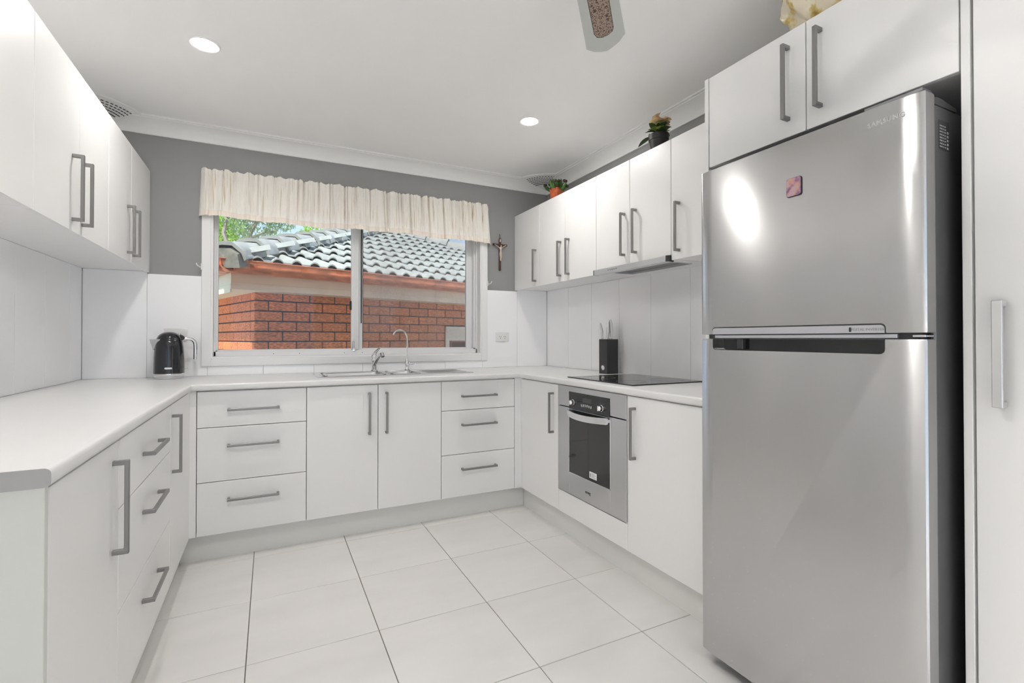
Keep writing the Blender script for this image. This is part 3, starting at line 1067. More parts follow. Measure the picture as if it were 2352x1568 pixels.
M().box(FX + .001, FX + .020, -1.5565, -1.1975, .388, .735).build('door_glass', OVENGLASS, od, smooth=0)
br = M()
br.box(FX - .001, FX + .002, -1.5595, -1.5565, .386, .735).box(FX - .001, FX + .002, -1.1975, -1.1945, .386, .735).box(FX - .001, FX + .002, -1.5595, -1.1945, .3855, .389)
br.build('glass_trim', CHROME, od, smooth=0)
# bowed, flattened handle bar
pts = []
for k in range(13):
    s = k / 12
    y = -1.205 - .352 * s
    pts.append((FX - .016 - .032 * math.sin(PI * s) ** .7, y, .722 - .006 * math.sin(PI * s)))
hm = M()
vs, fs = [], []
sec = [(-.006, -.016), (-.0075, -.008), (-.008, 0), (-.0075, .008), (-.006, .016), (.003, .014), (.005, 0), (.003, -.014)]
for p in pts:
    for u, v in sec:
        vs.append((p[0] + u, p[1], p[2] + v))
n = len(sec)
for i in range(len(pts) - 1):
    for k in range(n):
        fs.append((i * n + k, i * n + (k + 1) % n, (i + 1) * n + (k + 1) % n, (i + 1) * n + k))
fs.append(list(range(n))[::-1])
fs.append([(len(pts) - 1) * n + k for k in range(n)])
hm.raw(vs, fs)
hm.box(FX - .016, FX + .001, -1.215, -1.207, .715, .730).box(FX - .016, FX + .001, -1.555, -1.547, .715, .730)
bmesh.ops.recalc_face_normals(hm.bm, faces=hm.bm.faces)
hm.build('handle', mat('oven_handle', (.80, .80, .81), .25, metal=.9), od, smooth=45)
RTX = Matrix(((0, 0, -1, 0), (-1, 0, 0, 0), (0, 1, 0, 0), (0, 0, 0, 1)))     # text facing -x, reading along -y
lab = M().box(FX - .0004, FX + .0012, -1.448, -1.386, .404, .437).build('sticker', LABELW, od, smooth=0)
st = M()
for k in range(4):
    st.box(FX - .0008, FX - .0004, -1.440 + .012 * (k % 2), -1.404, .409 + k * .0065, .4115 + k * .0065)
st.box(FX - .0008, FX - .0004, -1.400, -1.391, .410, .430)
st.build('sticker_print', INK_GREY, od, smooth=0)
tm_ = text_mesh('smeg', .023, .0004, INK)
child('lettering', tm_, od, (FX - .0006, -1.372, .322), RTX.to_euler())

# ------------------------------------------------------------------ cooktop
ct = thing('cooktop', 'frameless black glass cooktop set into the worktop above the oven', 'cooktop', (2.73, -1.37, ZT))
M().box(2.485, 2.975, -1.655, -1.090, ZT + .0002, ZT + .006, bev=.0018, seg=2).build('glass_top', BLACKGLASS, ct, smooth=0)
for (x, y, r) in ((2.60, -1.24, .09), (2.60, -1.51, .075), (2.84, -1.24, .075), (2.84, -1.51, .09)):
    pts = [(x + r * math.cos(2 * PI * k / 32), y + r * math.sin(2 * PI * k / 32), ZT + .006) for k in range(33)]
    M().tube(pts, .0006, 4, cap=False).build('zone_ring', INK_GREY, ct)

# ------------------------------------------------------------------ refrigerator
fx = 2.30
fg = thing('refrigerator', 'tall brushed steel top-mount refrigerator in the gap beside the pantry', 'refrigerator', (2.62, -2.56, 0))
fy0, fy1 = -2.889, -2.231
M().box(2.356, 2.955, fy0 + .004, fy1 - .004, .03, 1.690, bev=.004).build('body', FRIDGE_SIDE, fg, smooth=0)
def fdoor(z0, z1, name, zo):
    poly = [(2.348, fy1), (2.348, fy0), (fx + .009, fy0), (fx + .0065, fy0 + .0025)]
    n = 8
    for k in range(n + 1):              # the front bows back gently towards both vertical edges
        s_ = k / n
        poly.append((fx + .0050 * (1 - s_) ** 2, fy0 + .004 + .050 * s_))
    for k in range(n + 1):
        s_ = 1 - k / n
        poly.append((fx + .0050 * (1 - s_) ** 2, fy1 - .004 - .050 * s_))
    poly += [(fx + .0065, fy1 - .0025), (fx + .009, fy1)]
    o = M().prism(poly, lambda u, v, a: (u, v, a), z0, z1, bev=.004, seg=2).build(name, [STEEL, FRIDGE_EDGE], fg, origin=(fx, -2.56, zo), smooth=35)
    for p in o.data.polygons:
        if abs(p.normal.y) > .9:
            p.material_index = 1
    return o
ud = fdoor(1.141, 1.710, 'upper_door', 1.42)
ld = fdoor(.045, 1.127, 'lower_door', .58)
bpy.context.view_layer.update()
# hand recess in the top of the lower door
cut = M()
cut.prism(rrect(.521, .060, .012, 5, (1, 1, 0, 0)), lambda u, v, a: (a, u, v), -.02, .030)
cut.xf(Matrix.Translation((0, -2.5455 + 2.56, 1.119 - .58)))
boolean(ld, cut)
rc = M()
rc.box(fx + .027, fx + .029, -2.806, -2.285, 1.089, 1.126)
rc.box(fx + .004, fx + .028, -2.8055, -2.802, 1.092, 1.1265)
rc.build('hand_recess', BLACKGLASS, ld, smooth=0)
M().box(fx + .010, fx + .027, -2.395, -2.372, 1.092, 1.126, bev=.002).build('recess_rib', DARK, ld, smooth=0)
M().box(2.346, 2.3485, fy0 + .001, fy1 - .001, .047, 1.125).build('door_lining', DARK, ld, smooth=0)
# gasket strip between doors and body
M().box(2.3487, 2.356, fy0 + .010, fy1 - .010, .06, 1.70).build('gasket', DARK, fg, smooth=0)
M().box(fx + .012, 2.347, -2.875, fy1 - .03, 1.1275, 1.1405).build('mullion', DARK, fg, smooth=0)
M().box(fx + .004, fx + .014, -2.830, -2.290, 1.129, 1.1392, bev=.001).build('mullion_trim', SILVER_PL, fg, smooth=0)
M().box(fx + .002, fx + .044, -2.888, -2.862, 1.1315, 1.1365, bev=.001).build('hinge', CHROME, fg, smooth=0)
# trim on the lower edge of the upper door
m = M().prism(rrect(.521, .0205, .010, 5, (0, 0, 1, 1)), lambda u, v, a: (a, u, v), -.0025, .003, bev=.0006, seg=1)
m.xf(Matrix.Translation((fx, -2.5455, 1.1518)))
htrim = m.build('handle_trim', SILVER_PL, ud, smooth=0)
m = M().prism(rrect(.525, .0245, .012, 5, (0, 0, 1, 1)), lambda u, v, a: (a, u, v), -.0004, .003)
m.xf(Matrix.Translation((fx, -2.5455, 1.1536)))
m.build('trim_shadow_line', DARK, ud, smooth=0)
child('lettering', text_mesh('DIGITAL INVERTER', .0098, .0002, INK_GREY, 1.0), ud, (fx - .0029, -2.766, 1.1512), RTX.to_euler())
bd = M().prism(rrect(.006, .012, .002, 3), lambda u, v, a: (a, u, v), -.0032, .001)
bd.xf(Matrix.Translation((fx, -2.727, 1.1512)))
bd.build('badge', INK, ud, smooth=0)
child('lettering', text_mesh('SAMSUNG', .0165, .0008, CHROME, 1.12), ud, (fx - .0009, -2.811, 1.667), RTX.to_euler())
# hinge cover on the top and side label
hc = M()
hc.prism([(2.306, 1.7102), (2.306, 1.7172), (2.345, 1.7172), (2.362, 1.706), (2.375, 1.709), (2.40, 1.709), (2.47, 1.700), (2.47, 1.6905), (2.356, 1.6905), (2.3555, 1.7005), (2.349, 1.7105)], lambda u, v, a: (u, a, v), -2.884, -2.76)
hc.build('hinge_cover', FRIDGE_SIDE, fg, smooth=0)
M().box(2.378, 2.425, fy0 + .0030, fy0 + .0042, 1.585, 1.655).build('sticker', mat('dark_label', (.07, .07, .07), .4), fg, smooth=0)
pr_ = M()
for k in range(8):
    for q in range(4):
        a_ = 2.3800 + q * .0078
        pr_.box(a_, a_ + .0058 - .0012 * ((k * 3 + q) % 3), fy0 + .0024, fy0 + .0032, 1.590 + k * .0072, 1.5926 + k * .0072)
for k in range(5):
    pr_.box(2.4150, 2.4225, fy0 + .0024, fy0 + .0032, 1.588 + k * .0095, 1.5935 + k * .0095)
pr_.build('sticker_print', INK_PALE, fg, smooth=0)
ft = M().lathe([(0, 0), (.02, 0), (.02, .01), (.012, .012), (.012, .031), (0, .031)], (0, 0, 0), 14).mesh('foot', DARK)
for x, y in ((2.42, -2.83), (2.42, -2.29), (2.90, -2.83), (2.90, -2.29)):
    child('foot', ft, fg, (x, y, 0))
mg = M().prism(rrect(.043, .052, .006, 4), lambda u, v, a: (a, u, v), -.0035, 0)
mg.xf(Matrix.Translation((fx - .0002, -2.576, 1.568)))
mgo = mg.build('fridge_magnet', [MAGNETM], smooth=0, origin=(fx, -2.576, 1.568))
tag(mgo, 'small purple and pink picture magnet on the upper refrigerator door', 'magnet')
me_ = M().prism(rrect(.046, .055, .007, 4), lambda u, v, a: (a, u, v), -.0018, 0)
me_.xf(Matrix.Translation((fx - .0002, -2.5768, 1.5675)))
me_.build('magnet_edge', BLACK, mgo, smooth=0)

# ------------------------------------------------------------------ kettle
kx, ky = .425, -.120
kt = thing('kettle', 'glossy black electric kettle with chrome spout, handle and base on the corner of the bench', 'kettle', (kx, ky, ZT))
m = M()
m.lathe([(0, .001), (.072, .001), (.074, .004), (.074, .009), (.070, .011), (.070, .013), (.0745, .015), (.0755, .020), (.075, .028), (.0735, .030), (0, .030)], (kx, ky, ZT), 40)
m.build('base', CHROME, kt)
m = M()
prof = [(0, .030), (.0745, .030), (.0745, .034)]
for z, r in ((.07, .0742), (.11, .0732), (.15, .0712), (.18, .0690), (.20, .0665), (.215, .063)):
    prof.append((r, z))
m.lathe(prof + [(.0612, .2195), (0, .2195)], (kx, ky, ZT), 48)
m.build('kettle_body', KETTLE_BLACK, kt)
m = M()
m.lathe([(0, .2193), (.0613, .2193), (.0605, .223), (.058, .230), (.052, .242), (.042, .253), (.028, .261), (.012, .265), (0, .2655)], (kx, ky, ZT), 40)
m.build('lid', KETTLE_BLACK, kt)
# spout points along -x, slightly towards the room
ca, sa = math.cos(math.radians(193)), math.sin(math.radians(193))
def kp(r, s, z):
    return (kx + r * ca - s * sa, ky + r * sa + s * ca, ZT + z)
m = M()
m.raw([kp(.044, .046, .223), kp(.044, -.046, .223), kp(.0920, .005, .222), kp(.0920, -.005, .222), kp(.0735, .006, .160), kp(.0735, -.006, .160), kp(.05, 0, .19)],
      [(0, 2, 4), (2, 3, 5, 4), (3, 1, 5), (0, 1, 3, 2), (0, 4, 6), (1, 6, 5), (0, 6, 1), (4, 5, 6)])
bmesh.ops.recalc_face_normals(m.bm, faces=m.bm.faces)
m.build('spout', INOX, kt, smooth=0)
pts = [kp(-.060, 0, .224), kp(-.075, 0, .226), kp(-.092, 0, .226), kp(-.108, 0, .221), kp(-.119, 0, .210), kp(-.1245, 0, .195), kp(-.126, 0, .17), kp(-.126, 0, .14), kp(-.1255, 0, .105)]
P_, R_l = [Vector(p) for p in pts], [.007, .008, .0085, .009, .0095, .0098, .010, .010, .0095]
sp2, sr2 = [], []
for i in range(len(P_) - 1):
    a_, b_, c_, d_ = P_[max(i - 1, 0)], P_[i], P_[i + 1], P_[min(i + 2, len(P_) - 1)]
    for q in range(5):
        t_ = q / 5
        sp2.append(.5 * ((2 * b_) + (c_ - a_) * t_ + (2 * a_ - 5 * b_ + 4 * c_ - d_) * t_ ** 2 + (3 * b_ - a_ - 3 * c_ + d_) * t_ ** 3))
        sr2.append(R_l[i] * (1 - t_) + R_l[i + 1] * t_)
M().tube(sp2 + [P_[-1]], sr2 + [R_l[-1]], 18).build('handle', CHROME, kt)
m = M()
m.tube([kp(-.045, 0, .238), kp(-.058, 0, .232), kp(-.070, 0, .224)], [.014, .015, .010], 12)
m.build('lid_hinge', KETTLE_BLACK, kt)
m = M().prism(rrect(.036, .010, .0048, 5), lambda u, v, a: (u, a, v), -.0025, .002)
m.xf(Matrix.Translation((kx + .008, ky - .0742, ZT + .060)))
m.build('badge', CHROME, kt)
M().tube([kp(-.072, .01, .055), kp(-.082, .01, .056), kp(-.090, .012, .058)], [.003, .003, .004], 8).build('switch', WHITE_PL, kt)

# ------------------------------------------------------------------ knife block
kb = thing('knife_block', 'square black knife block standing on the bench behind the cooktop', 'knife block', (2.897, -.942, ZT))
M().box(2.853, 2.941, -.985, -.899, ZT + .0005, ZT + .222, bev=.0015).build('block', BLACKSAT, kb, smooth=0)
bd = M().lathe([(0, 0), (.0165, 0), (.0165, .0012), (.0135, .0018), (.012, .0010), (.006, .0012), (0, .0018)], (2.853, -.942, ZT + .040), 28, axis='-X')
bd.build('badge', CHROME, kb)
kms = [((2.868, -.915), .108, (-.010, .006), 'left'), ((2.905, -.935), .128, (.004, -.006), 'm'), ((2.880, -.948), .118, (.012, -.004), 'm'), ((2.905, -.965), .130, (-.006, -.002), 'r')]
for (x, y), h, (tx, ty), _ in kms:
    m = M()
    z = ZT + .2225
    prof = [(0, 0, .008), (.15, .0, .0085), (.5, .002, .0105), (.8, .0, .0085), (1.0, -.003, .005)]
    pts = [(x + tx * s + dx, y + ty * s * .6, z - .004 + h * s) for s, dx, r in prof]
    m.tube(pts, [r for _, _, r in prof], 10)
    lab = {0: 'shortest steel-handled knife in the black block, nearest the window', 1: 'tall steel-handled knife at the wall side of the black block',
           2: 'steel-handled knife in the middle of the black block', 3: 'tallest steel-handled knife in the black block, nearest the refrigerator'}[kms.index(((x, y), h, (tx, ty), _))]
    tag(m.build('knife', INOX, origin=(x, y, z)), lab, 'knife', 'knives in the black block')

# ------------------------------------------------------------------ power points
def power_point(cx, cz, label):
    p = thing('power_point', label, 'power point', (cx, -SD, cz), 'double power points')
    M().box(cx - .058, cx + .058, -SD - .009, -SD - .0001, cz - .037, cz + .037, bev=.003, seg=2).build('plate', WHITE_PL, p, smooth=30)
    sw = M().prism(rrect(.016, .011, .005, 4), lambda u, v, a: (u, a, v), -.003, 0).mesh('switch', WHITE_PL)
    sl_ = M().box(-.0012, .0012, -.0004, 0, -.0045, .0045).mesh('socket_slot', VENT_DARK, 0)
    for s in (-1, 1):
        child('switch', sw, p, (cx + s * .041, -SD - .009, cz + .022))
        for dx, dz, rot in ((-.006, .002, .5), (.006, .002, -.5), (0, -.011, 0)):
            child('socket_slot', sl_, p, (cx + s * .019 + dx, -SD - .0091, cz + dz), Euler((0, rot, 0)))
power_point(2.579, 1.138, 'white double power point on the splashback below the crucifix')
power_point(.440, 1.150, 'white double power point half hidden behind the kettle')

# curtain hooks on the architrave
for x, z, lab in ((.570, 1.560, 'small white tieback hook on the window frame nearest the kettle'), (2.447, 1.552, 'small white tieback hook on the window frame below the crucifix')):
    s = -1 if x < 1 else 1
    m = M()
    m.box(x - .006, x + .006, -.0215, -.0182, z - .020, z + .020, bev=.001)
    m.tube([(x, -.022, z), (x + s * .008, -.036, z - .006), (x + s * .020, -.046, z + .002), (x + s * .026, -.046, z + .016)], [.003, .003, .003, .0035], 8)
    tag(m.build('curtain_hook', WHITE_PL, origin=(x, -.02, z)), lab, 'hook', 'tieback hooks')

# ------------------------------------------------------------------ crucifix
cx_, cz_ = 2.558, 1.80
cr = thing('crucifix', 'small dark wooden crucifix with pale figure on the grey wall beside the curtain', 'crucifix', (cx_, -.001, 1.80))
yb_ = -.006
m = M()
m.box(cx_ - .0085, cx_ + .0085, -.016, -.0035, 1.660, 1.885, bev=.002)
m.build('upright', WOODX, cr, smooth=0)
m = M()
m.prism([(-.060, .010), (-.060, -.006), (-.020, -.006), (0, -.026), (.020, -.006), (.060, -.006), (.060, .010), (.03, .006), (-.03, .006)], lambda u, v, a: (cx_ + u, a, 1.862 + v), -.0185, -.0035)
m.build('crossbar', WOODX, cr, smooth=0)
m = M()
m.lathe([(0, -.004), (.011, -.004), (.012, 0), (.011, .004), (0, .005)], (cx_ + .001, -.010, 1.897), 16, axis='-Y', sy=1.6)
m.build('medallion', WOODX, cr)
sc_ = M().box(cx_ - .004, cx_ + .007, -.017, -.0145, 1.886, 1.906, bev=.001)
sc_.build('scroll', FIGURE, cr, smooth=0)
M().tube([(cx_, -.010, 1.914), (cx_ + .001, -.009, 1.930), (cx_, -.004, 1.946)], [.0035, .0022, .003], 8).build('hanging_loop', BLACK, cr)

def skinned(name, joints, bones, material, parent, root=0):
    me = bpy.data.meshes.new(name)
    me.from_pydata([j[0] for j in joints], bones, [])
    o = bpy.data.objects.new(name, me)
    COL.objects.link(o)
    md = o.modifiers.new('s', 'SKIN')
    md.use_smooth_shade = True
    lay = me.skin_vertices[0].data if me.skin_vertices else None
    if lay is None:
        b = bmesh.new()
        b.from_mesh(me)
        b.verts.layers.skin.verify()
        b.to_mesh(me)
        b.free()
        lay = me.skin_vertices[0].data
    for k, j in enumerate(joints):
        r = j[1]
        lay[k].radius = (r, r)
        lay[k].use_root = (k == root)
    o.modifiers.new('u', 'SUBSURF').levels = 2
    bpy.context.view_layer.update()
    dg = bpy.context.evaluated_depsgraph_get()
    new = bpy.data.meshes.new_from_object(o.evaluated_get(dg))
    bpy.data.objects.remove(o)
    new.materials.clear()
    new.materials.append(material)
    return child(name, new, parent, WLOC[parent.name])
fc = [((0, -.024, 0), .0078), ((0, -.025, .014), .0070), ((0, -.025, .030), .0086), ((0, -.026, .042), .0045), ((.001, -.029, .049), .0040), ((.002, -.031, .058), .0056),
      ((-.011, -.024, .038), .0042), ((-.028, -.022, .050), .0032), ((-.047, -.021, .062), .0026), ((-.051, -.021, .066), .0026),
      ((.011, -.024, .038), .0042), ((.028, -.022, .050), .0032), ((.047, -.021, .062), .0026), ((.051, -.021, .066), .0026),
      ((-.005, -.024, -.010), .0066), ((-.005, -.029, -.034), .0046), ((-.002, -.023, -.058), .0034), ((-.001, -.026, -.066), .0032),
      ((.005, -.024, -.010), .0066), ((.006, -.029, -.034), .0046), ((.002, -.023, -.056), .0034), ((.001, -.026, -.064), .0030)]
skinned('figure', [((x, y + .001, z), r) for (x, y, z), r in fc],
        [(0, 1), (1, 2), (2, 3), (3, 4), (4, 5), (2, 6), (6, 7), (7, 8), (8, 9), (2, 10), (10, 11), (11, 12), (12, 13), (0, 14), (14, 15), (15, 16), (16, 17), (0, 18), (18, 19), (19, 20), (20, 21)], FIGURE, cr)

# ------------------------------------------------------------------ curtain valance
def curtain():
    rnd = random.Random(3)
    NX, NZ = 560, 26
    x0t, x1t, x0b, x1b = .5635, 2.452, .552, 2.474
    fr = [(rnd.uniform(30, 60), rnd.uniform(0, 6)), (rnd.uniform(70, 110), rnd.uniform(0, 6)), (rnd.uniform(130, 190), rnd.uniform(0, 6)), (rnd.uniform(9, 14), rnd.uniform(0, 6)), (rnd.uniform(230, 300), rnd.uniform(0, 6))]
    gathers = sorted(rnd.uniform(0, 1) for _ in range(60))
    gw = [rnd.uniform(.0012, .003) for _ in gathers]
    gd = [rnd.uniform(.014, .034) for _ in gathers]
    gl = [rnd.uniform(.4, 1.0) for _ in gathers]
    vs, fs = [], []
    for j in range(NZ + 1):
        t = j / NZ
        for i in range(NX + 1):
            s = i / NX
            drop = 1 - t
            fold = .5 * math.sin(fr[0][0] * s * 2 + fr[0][1]) + .35 * math.sin(fr[1][0] * s * 2 + fr[1][1] + .5 * t) + .25 * math.sin(fr[2][0] * s * 2 + fr[2][1])
            fine = .3 * math.sin(fr[4][0] * s * 2 + fr[4][1])
            amp = .006 + .011 * t
            y = -.058 - amp * fold - (.004 * (1 - t) + .001) * fine * 2
            for g, w_, d_, l_ in zip(gathers, gw, gd, gl):
                q = (s - g) / w_
                if abs(q) < 3 and t < l_ + .25:
                    k = max(0, 1 - t / (l_ + .25))
                    y += d_ * math.exp(-q * q) * (.4 + .6 * k)
            x = (x0t + (x1t - x0t) * s) * (1 - t) + (x0b + (x1b - x0b) * s) * t + .0015 * math.sin(fr[1][0] * s * 2)
            e = min(s, 1 - s)
            if e < .012:
                y = y * (e / .012) ** .6 + -.012 * (1 - (e / .012) ** .6)
            zt = 2.148 + .0025 * math.sin(fr[2][0] * s * 1.2) + .003 * math.sin(fr[1][0] * s * 1.1 + 1) + .010 * s
            zb = 1.858 + .006 * math.sin(12 * s + 1) + .004 * math.sin(31 * s) - .018 * max(0, (s - .955) / .045) + (.010 * s if s < .955 else .00955)
            z = zt + (zb - zt) * t
            # rod pocket bulge and frilled heading
            if .03 < t < .15:
                y -= .006 * math.sin((t - .03) / .12 * PI)
            if t <= .03:
                z += .002 * math.sin(fr[4][0] * s * .8)
            vs.append((x, y, z))
    for j in range(NZ):
        for i in range(NX):
            a = j * (NX + 1) + i
            fs.append((a, a + 1, a + NX + 2, a + NX + 1))
    return vs, fs, NX, NZ
vs, fs, NX, NZ = curtain()
hem_row = NZ - 3
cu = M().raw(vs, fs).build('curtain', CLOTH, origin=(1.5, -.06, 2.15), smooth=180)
tag(cu, 'short sheer cream ruffled curtain valance hanging across the top of the window', 'curtain')
hv = [(x, y - .0012, z) for x, y, z in vs[hem_row * (NX + 1):]]
hf = [(j * (NX + 1) + i, j * (NX + 1) + i + 1, (j + 1) * (NX + 1) + i + 1, (j + 1) * (NX + 1) + i) for j in range(NZ - hem_row) for i in range(NX)]
M().raw(hv, hf).build('hem', HEMM, cu, smooth=180)
M().tube([(.566, -.016, 2.118), (2.448, -.016, 2.128)], .004, 8).build('curtain_rod', WHITE_PL, cu)

# ------------------------------------------------------------------ downlights
def downlight(x, y, label):
    d = thing('downlight', label, 'downlight', (x, y, CH), 'recessed ceiling downlights')
    m = M()
    m.lathe([(.046, -.0005), (.060, -.0005), (.060, -.003), (.056, -.007), (.048, -.006), (.046, -.003)], (x, y, CH), 40)
    # turn the closed disc ends into an open ring
    b = m.bm
    bad = [f for f in b.faces if len(f.verts) > 4]
    bmesh.ops.delete(b, geom=bad, context='FACES_ONLY')
    m.build('trim_ring', TRIMW, d)
    M().lathe([(0, -.0045), (.0455, -.0045), (.0455, -.002), (0, -.002)], (x, y, CH), 40).build('lens', EMIT, d)
downlight(.682, -1.009, 'lit round downlight in the ceiling over the side bench')
downlight(2.292, -.986, 'lit round downlight in the ceiling near the stove corner')
downlight(.75, -2.40, 'unseen fill downlight added over the open bench end, above the picture')  # unseen lamp, added for fill light
downlight(1.15, -2.60, 'unseen fill downlight added over the floor beyond the bench end, above the picture')  # second unseen lamp, added to brighten the room
# unseen can lights added behind the camera as fill, deep shades cut sideways light
EMIT_FILL = mat('fill_can_lens', (1, 1, 1), 0.5, emit=(1.0, 0.965, 0.925), estr=FILL_CAN)
FILL_BAFFLE = mat('fill_can_baffle', (.05, .05, .05), .6)
def fill_can_light(x, y, label):
    d = thing('fill_can_light', label, 'fill light', (x, y, CH), 'added fill lights behind the camera')
    m = M()
    n = 32
    vs, fs = [], []
    for r, z in ((.060, -.0005), (.060, -.085), (.052, -.085), (.052, -.010)):
        vs += [(x + r * math.cos(2 * PI * k / n), y + r * math.sin(2 * PI * k / n), CH + z) for k in range(n)]
    for i in range(3):
        for k in range(n):
            fs.append((i * n + k, i * n + (k + 1) % n, (i + 1) * n + (k + 1) % n, (i + 1) * n + k))
    m.raw(vs, fs)
    m.build('shade', FILL_BAFFLE, d)
    M().lathe([(0, -.012), (.052, -.012), (.052, -.004), (0, -.004)], (x, y, CH), n).build('lens', EMIT_FILL, d)
for y in (-4.3, -5.1, -5.9):
    for x in (.682, 1.49, 2.1):
        fill_can_light(x, y, 'added fill can light %s behind the camera' % {-4.3: 'in the first row', -5.1: 'in the second row', -5.9: 'in the third row'}[y])

# ------------------------------------------------------------------ corner ceiling vents
def corner_vent(cx, sgn, label):
    v = thing('ceiling_vent', label, 'vent', (cx, 0, CH), 'corner ceiling vents')
    R_ = .285
    NA, NR = 24, 10
    def P(a, r, dz=0):
        rr = r / R_
        z = 2.335 + (CH - .004 - 2.335) * rr ** .8 + dz
        return (cx + sgn * r * math.cos(a), -r * math.sin(a), z)
    vs, fs = [], []
    for i in range(NA + 1):
        for j in range(NR + 1):
            vs.append(P(i / NA * PI / 2, .02 + (R_ - .02) * j / NR))
    for i in range(NA):
        for j in range(NR):
            a = i * (NR + 1) + j
            fs.append((a, a + 1, a + NR + 2, a + NR + 1))
    m = M().raw(vs, fs)
    m.build('vent_plate', CORNICE, v)
    rim = [P(i / 24 * PI / 2, R_ + .004, .001) for i in range(25)]
    M().tube(rim, .0095, 8).build('rim', TRIMW, v)
    hm_ = M()
    for k in range(17):
        for q in range(6):
            a = (k + .5 + .5 * (q % 2)) / 17.5 * PI / 2
            r = .135 + q * .023
            if r > R_ - .025:
                continue
            da, dr_ = .0065 / r, .0032
            ps = [P(a - da, r - dr_, -.0014), P(a + da, r - dr_, -.0014), P(a + da, r + dr_, -.0014), P(a - da, r + dr_, -.0014)]
            top = [(p[0], p[1], p[2] + .0012) for p in ps]
            hm_.raw(ps + top, [(0, 1, 2, 3), (0, 1, 5, 4), (1, 2, 6, 5), (2, 3, 7, 6), (3, 0, 4, 7)])
    h = hm_.build('grille_holes', VENT_DARK, v, smooth=0)
    h['kind'] = 'stuff'
corner_vent(0.0, 1, 'white curved corner air vent in the ceiling above the side wall cabinets')
corner_vent(W, -1, 'white curved corner air vent in the ceiling above the red potted succulent')

# ------------------------------------------------------------------ ceiling fan
FZ = 2.15
ax = Vector((.687, .727, 0))
bxv = Vector((.727, -.687, 0))
tip = Vector((1.996, -2.076, FZ)) + bxv * .0145
hub = tip - ax * .60
hub.z = FZ
fan = thing('ceiling_fan', 'white ceiling fan with rattan-inset blades, only one blade tip in view', 'fan', tuple(hub))
M().lathe([(0, .246), (.06, .246), (.055, .215), (.02, .205), (.013, .20), (.013, .08), (.05, .07), (.095, .055), (.10, .02), (.09, -.025), (.05, -.045), (0, -.05)], tuple(hub), 32).build('motor', FANW, fan)
def blade_meshes():
    tilt = Matrix.Rotation(math.radians(-14), 4, 'X')
    o = [(.13, -.03), (.17, -.058), (.32, -.0595), (.545, -.0675), (.575, -.045), (.592, -.02), (.60, .0), (.592, .02), (.575, .045), (.545, .0675), (.32, .0595), (.17, .058), (.13, .03)]
    m = M().prism(o, lambda u, v, a: (u, v, a), -.003, .003, bev=.001, seg=1)
    m.xf(tilt)
    bl = m.mesh('blade', FANW, 0)
    r = [(.20, -.022)]
    for k in range(9):
        a = -PI / 2 + k / 8 * PI
        r.append((.505 + .012 * math.cos(a), .021 * math.sin(a) + (-.010 if a < 0 else .010)))
    r.append((.20, .022))
    r = [(.20, -.029), (.48, -.031), (.500, -.026), (.510, -.010), (.511, .008), (.500, .024), (.475, .031), (.20, .029)]
    m = M().prism(r, lambda u, v, a: (u, v, a), -.0042, -.0028)
    m.xf(tilt)
    rt = m.mesh('rattan_inset', RATTAN, 0)
    m = M().prism([(u if u < .3 else u + .0025, v * 1.06) for u, v in r], lambda u, v, a: (u, v, a), -.0036, -.0028)
    m.xf(tilt)
    ed = m.mesh('inset_edge', BLACK, 0)
    m = M().box(.07, .19, -.012, .012, -.004, .003)
    br_ = m.mesh('blade_arm', FANW, 0)
    return bl, rt, ed, br_
bl, rt, ed, br_ = blade_meshes()
a0 = math.atan2(ax.y, ax.x)
for k in range(4):
    b_ = child('blade', bl, fan, tuple(hub), Euler((0, 0, a0 + k * PI / 2)))
    for nm, me in (('rattan_inset', rt), ('inset_edge', ed), ('blade_arm', br_)):
        o = bpy.data.objects.new(nm, me)
        COL.objects.link(o)
        o.parent = b_

# ------------------------------------------------------------------ plants and fabric on the cabinets
def leaf_mesh(name, L_, w_, material, curl=.15, thick=.0):
    m = M()
    vs, fs = [], []
    n = 6
    for i in range(n + 1):
        s = i / n
        hw = w_ * math.sin(PI * min(1, s * .92 + .06)) ** .8
        z = curl * L_ * (s - s * s * 1.4)
        vs += [(L_ * s, -hw, z + hw * .25), (L_ * s, 0, z), (L_ * s, hw, z + hw * .25)]
    for i in range(n):
        a = i * 3
        fs += [(a, a + 1, a + 4, a + 3), (a + 1, a + 2, a + 5, a + 4)]
    m.raw(vs, fs)
    return m.mesh(name, material, 60)
rnd = random.Random(11)
# succulent in a square terracotta pot
px_, py_ = 2.772, -.510
sp_ = thing('potted_succulent', 'small succulent in a square orange-red pot on top of the wall cabinets', 'plant', (px_, py_, ZU1))
PH = .092
def sqpot(c, s0, s1, h, rot):
    vs, fs = [], []
    for s, z in ((s0, 0.0005), (s1, h), (s1 * .9, h), (s1 * .82, h - .012)):
        for k in range(4):
            a = rot + PI / 4 + k * PI / 2
            vs.append((c[0] + s * math.cos(a), c[1] + s * math.sin(a), c[2] + z))
    fs.append((3, 2, 1, 0))
    for i in range(3):
        for k in range(4):
            fs.append((i * 4 + k, i * 4 + (k + 1) % 4, (i + 1) * 4 + (k + 1) % 4, (i + 1) * 4 + k))
    fs.append((12, 13, 14, 15))
    return M().raw(vs, fs)
ps = sqpot((px_, py_, ZU1), .038, .052, PH, math.radians(20))
bmesh.ops.recalc_face_normals(ps.bm, faces=ps.bm.faces)
ps.build('pot', TERRACOTTA, sp_, smooth=0)
lm = M().tube([(0, 0, 0), (.012, 0, .004), (.028, 0, .014), (.040, 0, .028), (.046, 0, .040)], [.003, .0075, .0085, .006, .0015], 6)
lm = lm.mesh('leaf', SUCC, 60)
